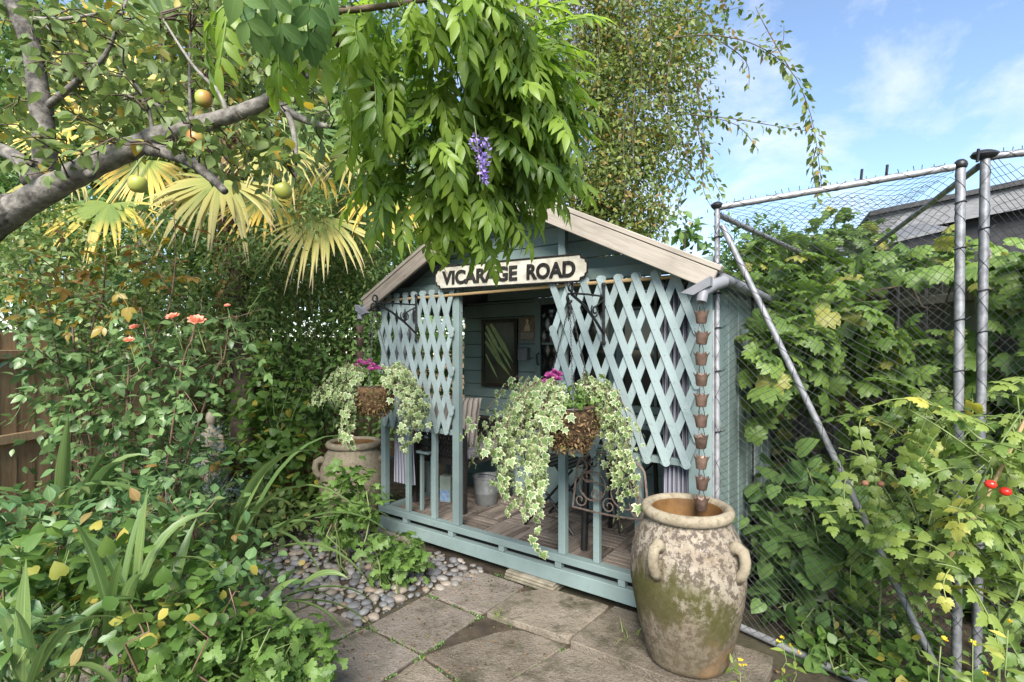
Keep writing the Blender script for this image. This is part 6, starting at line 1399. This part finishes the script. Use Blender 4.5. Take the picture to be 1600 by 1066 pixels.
# ---- vine on the right fence
def vine():
    rg = np.random.default_rng(51); b = Vector((2.75, 4.2, 0)); t_ = thing('grape_vine', 'large leaved vine covering the grey fence behind the netting', 'vine', b)
    n = 2600; y = 2.2+4.3*rg.random(n)**.9; z = rg.uniform(.1, 2.02, n); x = 2.86-.22*rg.random(n)-.10*np.sin(y*3+z*2)
    gap = (y > 2.95) & (y < 4.4) & (z > 1.64) & (z < 1.96); k = ~gap & (rg.random(n) < np.where(z > 1.2, 1, .62)); P = np.stack([x, y, z], 1)[k]; m = len(P)
    D = np.array([-.35, -.25, -.75])+rnd_unit(rg, m)*.6; N = np.array([-.6, -.45, .55])+rnd_unit(rg, m)*.45; S_ = rng_u(rg, .09, .17, m)
    n2 = 520; y = 2.3+4.0*rg.random(n2); P2 = np.stack([2.95+rg.normal(size=n2)*.14, y, np.where(y < 3.3, 1.98, 2.12)+.06*np.sin(y*4)+rg.normal(size=n2)*.045], 1); D2 = rnd_unit(rg, n2)+np.array([-.3, -.3, -.2]); N2 = np.array([-.2, -.3, 1.])+rnd_unit(rg, n2)*.4
    Q = blob_leaves(rg, [E(1270, 500, 3.5, .36, .5, .32), E(1330, 600, 3.6, .32, .5, .40), E(1230, 430, 3.9, .30, .4, .25), E(1240, 560, 3.3, .2, .3, .3)], 140, 6, .09, .16, .6, .4, .8)
    R2 = blob_leaves(rg, [((1.52, 3.08, 1.48), (.14, .22, .18)), ((1.50, 3.05, 1.22), (.10, .18, .24)), ((1.75, 3.35, 1.42), (.18, .3, .30))], 44, 4, .06, .155, .7, .8, .45)
    H2 = blob_leaves(rg, [E(1335, 372, 4.6, .30, .25, .22), E(1200, 420, 5.2, .5, .3, .25)], 56, 7, .09, .13, .7, .3, .7)
    P, D, N, S_ = cat4((P, D, N, S_), (P2, D2, N2, rng_u(rg, .07, .14, n2)), Q, R2, H2)
    w = np.array([(SM.inverted() @ Vector(tuple(q))).x for q in P]); v = np.array([(SM.inverted() @ Vector(tuple(q))).y for q in P]); px_, py_ = 800+800*P[:, 0]/P[:, 1], 545-800*(P[:, 2]-1.5)/P[:, 1]; k = ((w > 2.64) | (v > SD+.2)) & ~((px_ > 1225) & (px_ < 1430) & (py_ > 590) & (py_ < 725) & (rg.random(len(P)) < .8)) & ~((px_ > 1370) & (px_ < 1482) & (py_ > 432) & (py_ < 500)); P, D, N, S_ = P[k], D[k], N[k], S_[k]
    split_leaves(t_, 'leaf', T_VINE, LEAF['vine'], P, D, N, S_*.88, rg, 300)
    ps = [smooth_path([Vector((2.9, yy, 0)), Vector((2.82, yy+.1, .8)), Vector((2.86, yy-.1, 1.5)), Vector((2.8, yy-.4, 2.05))]) for yy in (2.8, 3.6, 4.6, 5.6)]
    ps.append([tuple(at(x, y, 3.6)) for x, y in ((1400, 480), (1360, 455), (1420, 445), (1470, 420), (1500, 395))]); ps.append([tuple(at(x, y, 3.5)) for x, y in ((1420, 440), (1440, 480), (1470, 485))])
    stems(t_, 'stem', ps, .012, .005, M['twig'], 6)
vine()
mass('creeper_bush', 'dark climber rising behind the shed roof at its right eave', 'climber', (2.4, 5.6, 0), [E(1180, 400, 5.6, .45, .4, .35), E(1250, 420, 5.4, .4, .3, .35), E(1150, 440, 5.8, .5, .4, .4)], 190, 12, .08, .075, T_SMALL, 'hedge', 52, 60, 6)
mass('sapling', 'thin leafy shoot rising beyond the end of the bargeboard', 'sapling', at(1085, 545, 4.9)*1-Vector((0, 0, 1.5)), [E(1085, 375, 4.9, .13, .1, .20), E(1072, 360, 4.9, .05, .05, .16)], 16, 4, .05, .11, T_OVAL, 'hedge', 53, 64, 2)
mass('broad_leaf_plant', 'dark broad leaved plant at the foot of the shed wall inside the netting', 'plant', (1.75, 3.0, 0), [((1.62, 2.95, .32), (.24, .28, .26)), ((1.75, 3.25, .55), (.22, .3, .35)), ((1.55, 2.72, .14), (.22, .2, .10)), ((1.45, 2.55, .08), (.16, .15, .06)), ((2.1, 3.2, .4), (.3, .3, .3))], 105, 4, .06, .125, T_HEART, 'hedge', 54, 300, 8, 0, .7, .4, .7, stem='green_stem')
mass('ground_ivy', 'bright small leaved creeper on the ground beside the steel tube', 'plant', (1.6, 2.45, 0), [((1.62, 2.55, .07), (.28, .3, .05)), ((1.85, 2.6, .12), (.25, .3, .08)), ((1.75, 2.15, .08), (.3, .25, .06))], 80, 6, .05, .055, T_ROUND, 'bind', 55, 200, 8, 0, .9, .2, .9, stem='green_stem')

# ---- tomatoes inside the netting
def tomatoes():
    rg = np.random.default_rng(57); tp = [pinnate(T_TOM, 3, .17, .066, .6, .9, i) for i in range(3)]
    M['tomato_green'] = NT('green_tomato').set((.22, .30, .08), .3)
    for i, (lab, b, canes, fruit) in enumerate((
        ('tomato plant with red fruit in front of the netting posts', atg(1560, 1100), [[(1505, 830), (1540, 770), (1590, 690), (1640, 600)], [(1470, 880), (1500, 820), (1560, 700), (1600, 640)], [(1600, 900), (1560, 830), (1510, 800), (1480, 790)], [(1560, 900), (1570, 760), (1500, 690), (1420, 640)], [(1600, 700), (1540, 690), (1500, 660), (1440, 620)], [(1570, 950), (1520, 920), (1500, 890), (1460, 880)], [(1610, 800), (1600, 720), (1590, 620)], [(1560, 980), (1590, 930), (1600, 860), (1580, 800)]], [(1548, 757, 'tomato'), (1571, 768, 'tomato')]),
        ('pale green tomato plant sprawling behind the netting brace', (1.75, 2.45, 0), [[(1440, 900), (1430, 800), (1390, 740), (1330, 730)], [(1450, 880), (1460, 760), (1410, 680), (1350, 650)], [(1420, 900), (1400, 830), (1340, 800), (1290, 800)], [(1450, 820), (1480, 700), (1450, 640), (1410, 620)], [(1440, 860), (1380, 760), (1360, 720), (1310, 700)], [(1450, 760), (1500, 700), (1520, 640), (1530, 600)], [(1430, 930), (1380, 880), (1340, 860)]], [(1376, 756, 'terracotta'), (1352, 755, 'terracotta'), (1430, 690, 'tomato_green'), (1418, 684, 'tomato_green')]))):
        b = Vector(b); t_ = thing('tomato_plant', lab, 'tomato plant', b, 0, None); d = (1.85, 2.42)[i]
        ps = [smooth_path([at(x, y, d+rg.normal()*.10) for x, y in c], 4) for c in canes]
        main = smooth_path([b, b+Vector((rg.normal()*.03, .02, .5)), ps[0][0]], 4); stems(t_, 'stem', [main], .007, .004, M['green_stem'], 6); stems(t_, 'stem', ps, .0045, .002, M['green_stem'], 5)
        P, D, N, S_ = along(rg, ps, .055, 1.0, .9, .4, .7, .05, .03); N = N+np.array([0, -.5, .2]); D = D+np.array([0, -.15, -.1])
        split_leaves(t_, 'leaf', tp[0], LEAF['tomato'], P, D, N, np.clip(S_, .6, 1.1), rg, 200, tp)
        for x, y, m in fruit: 
            o = MB().ball((0, 0, 0), .016 if m == 'tomato' else .014, 16, 10, (1, 1, .88)).build('tomato', M[m], t_, smooth='all'); o.location = at(x, y, d-.22)-b
            MB().tube([(0, 0, .02), (.004, 0, .035), (.012, .01, .05)], .0018, 4).build('stalk', M['green_stem'], o)
    t_ = thing('bamboo_cane', 'pale bamboo cane slanting up through the tomato plants', 'cane', at(1478, 880, 1.9)); MB().tube([at(1478, 880, 1.9)-t_.location, at(1540, 780, 1.86)-t_.location, at(1660, 540, 1.8)-t_.location], .006, 7).build('cane_rod', M['rod'], t_, smooth=True)
tomatoes()
def weeds(label, spots, seed, h, flower, d0):
    rg = np.random.default_rng(seed); b = at(spots[0][0], spots[0][1], d0); b.z = 0; t_ = thing('yellow_weed', label, 'weed', b, 0, None); ps = []
    for (x, y) in spots:
        top = at(x, y, d0+rg.normal()*.06); a = Vector((top.x+rg.normal()*.04, top.y+.03, 0)); p = wander(rg, a, top, 5, .012); ps.append(p)
        for k in range(2 if seed < 83 else 1): flower_head(t_, tuple(np.array(p[-1])+rg.normal(size=3)*.012-np.array(tuple(b))), .012, M['yellow_petal'], rg, 9)
    stems(t_, 'stem', ps, .0028, .0015, M['green_stem'], 4); P, D, N, S_ = along(rg, ps, .03, .05, .9, .1, .6, .1); split_leaves(t_, 'leaf', T_LANCE, LEAF['tomato'], P, D, N, S_, rg, 60)
weeds('spindly yellow flowered weed beside the steel tube', [(1222, 1000), (1238, 1012)], 81, .3, 1, 2.0)
weeds('small yellow flowered weed at the foot of the big jar', [(1150, 1030), (1160, 1040)], 82, .3, 1, 2.1)
weeds('tangle of yellow flowered weeds in the bottom right corner', [(1470, 1010), (1520, 1000), (1575, 985), (1450, 1040), (1540, 1045)], 83, .3, 1, 1.45)
def grass_tuft(label, px, py, seed, n=26, L_=.13):
    rg = np.random.default_rng(seed); b = atg(px, py); t_ = thing('grass_tuft', label, 'grass', b, 0, None)
    for k in range(n): a = rg.uniform(0, 6.28); strap(t_, b+Vector((rg.normal()*.03, rg.normal()*.03, 0)), (.5*math.cos(a), .5*math.sin(a), 1), L_*rg.uniform(.5, 1.2), .005, rg.uniform(1, 3), rg, mat='grass')
grass_tuft('grass tuft in the paving joint left of the big jar', 985, 1010, 91); grass_tuft('small grass tuft in the hollow between two slabs', 785, 968, 92, 14, .07); grass_tuft('grass tuft at the bottom right of the paving', 1300, 1045, 93, 18, .12)
def litter():
    rg = np.random.default_rng(95); n = 900; P = []
    while len(P) < n:
        u, v = rg.uniform(1.0, 3.0), rg.uniform(-1.9, -.03)
        if rg.random() < .25+.75*math.exp(v*3): P.append(tuple(S(u, v, .006)))
    m = len(P); o = link('leaf_litter', scatter_mesh('leaf_litter', T_SMALL, P, rnd_unit(rg, m)*np.array([1, 1, .1]), rnd_unit(rg, m)*.25+np.array([0, 0, 1.]), rng_u(rg, .008, .024, m), M['moss_fibre'], rng=rg)); tag(o, 'scattered dry leaf litter on the paving by the shed', 'leaf litter', kind='stuff')
litter()
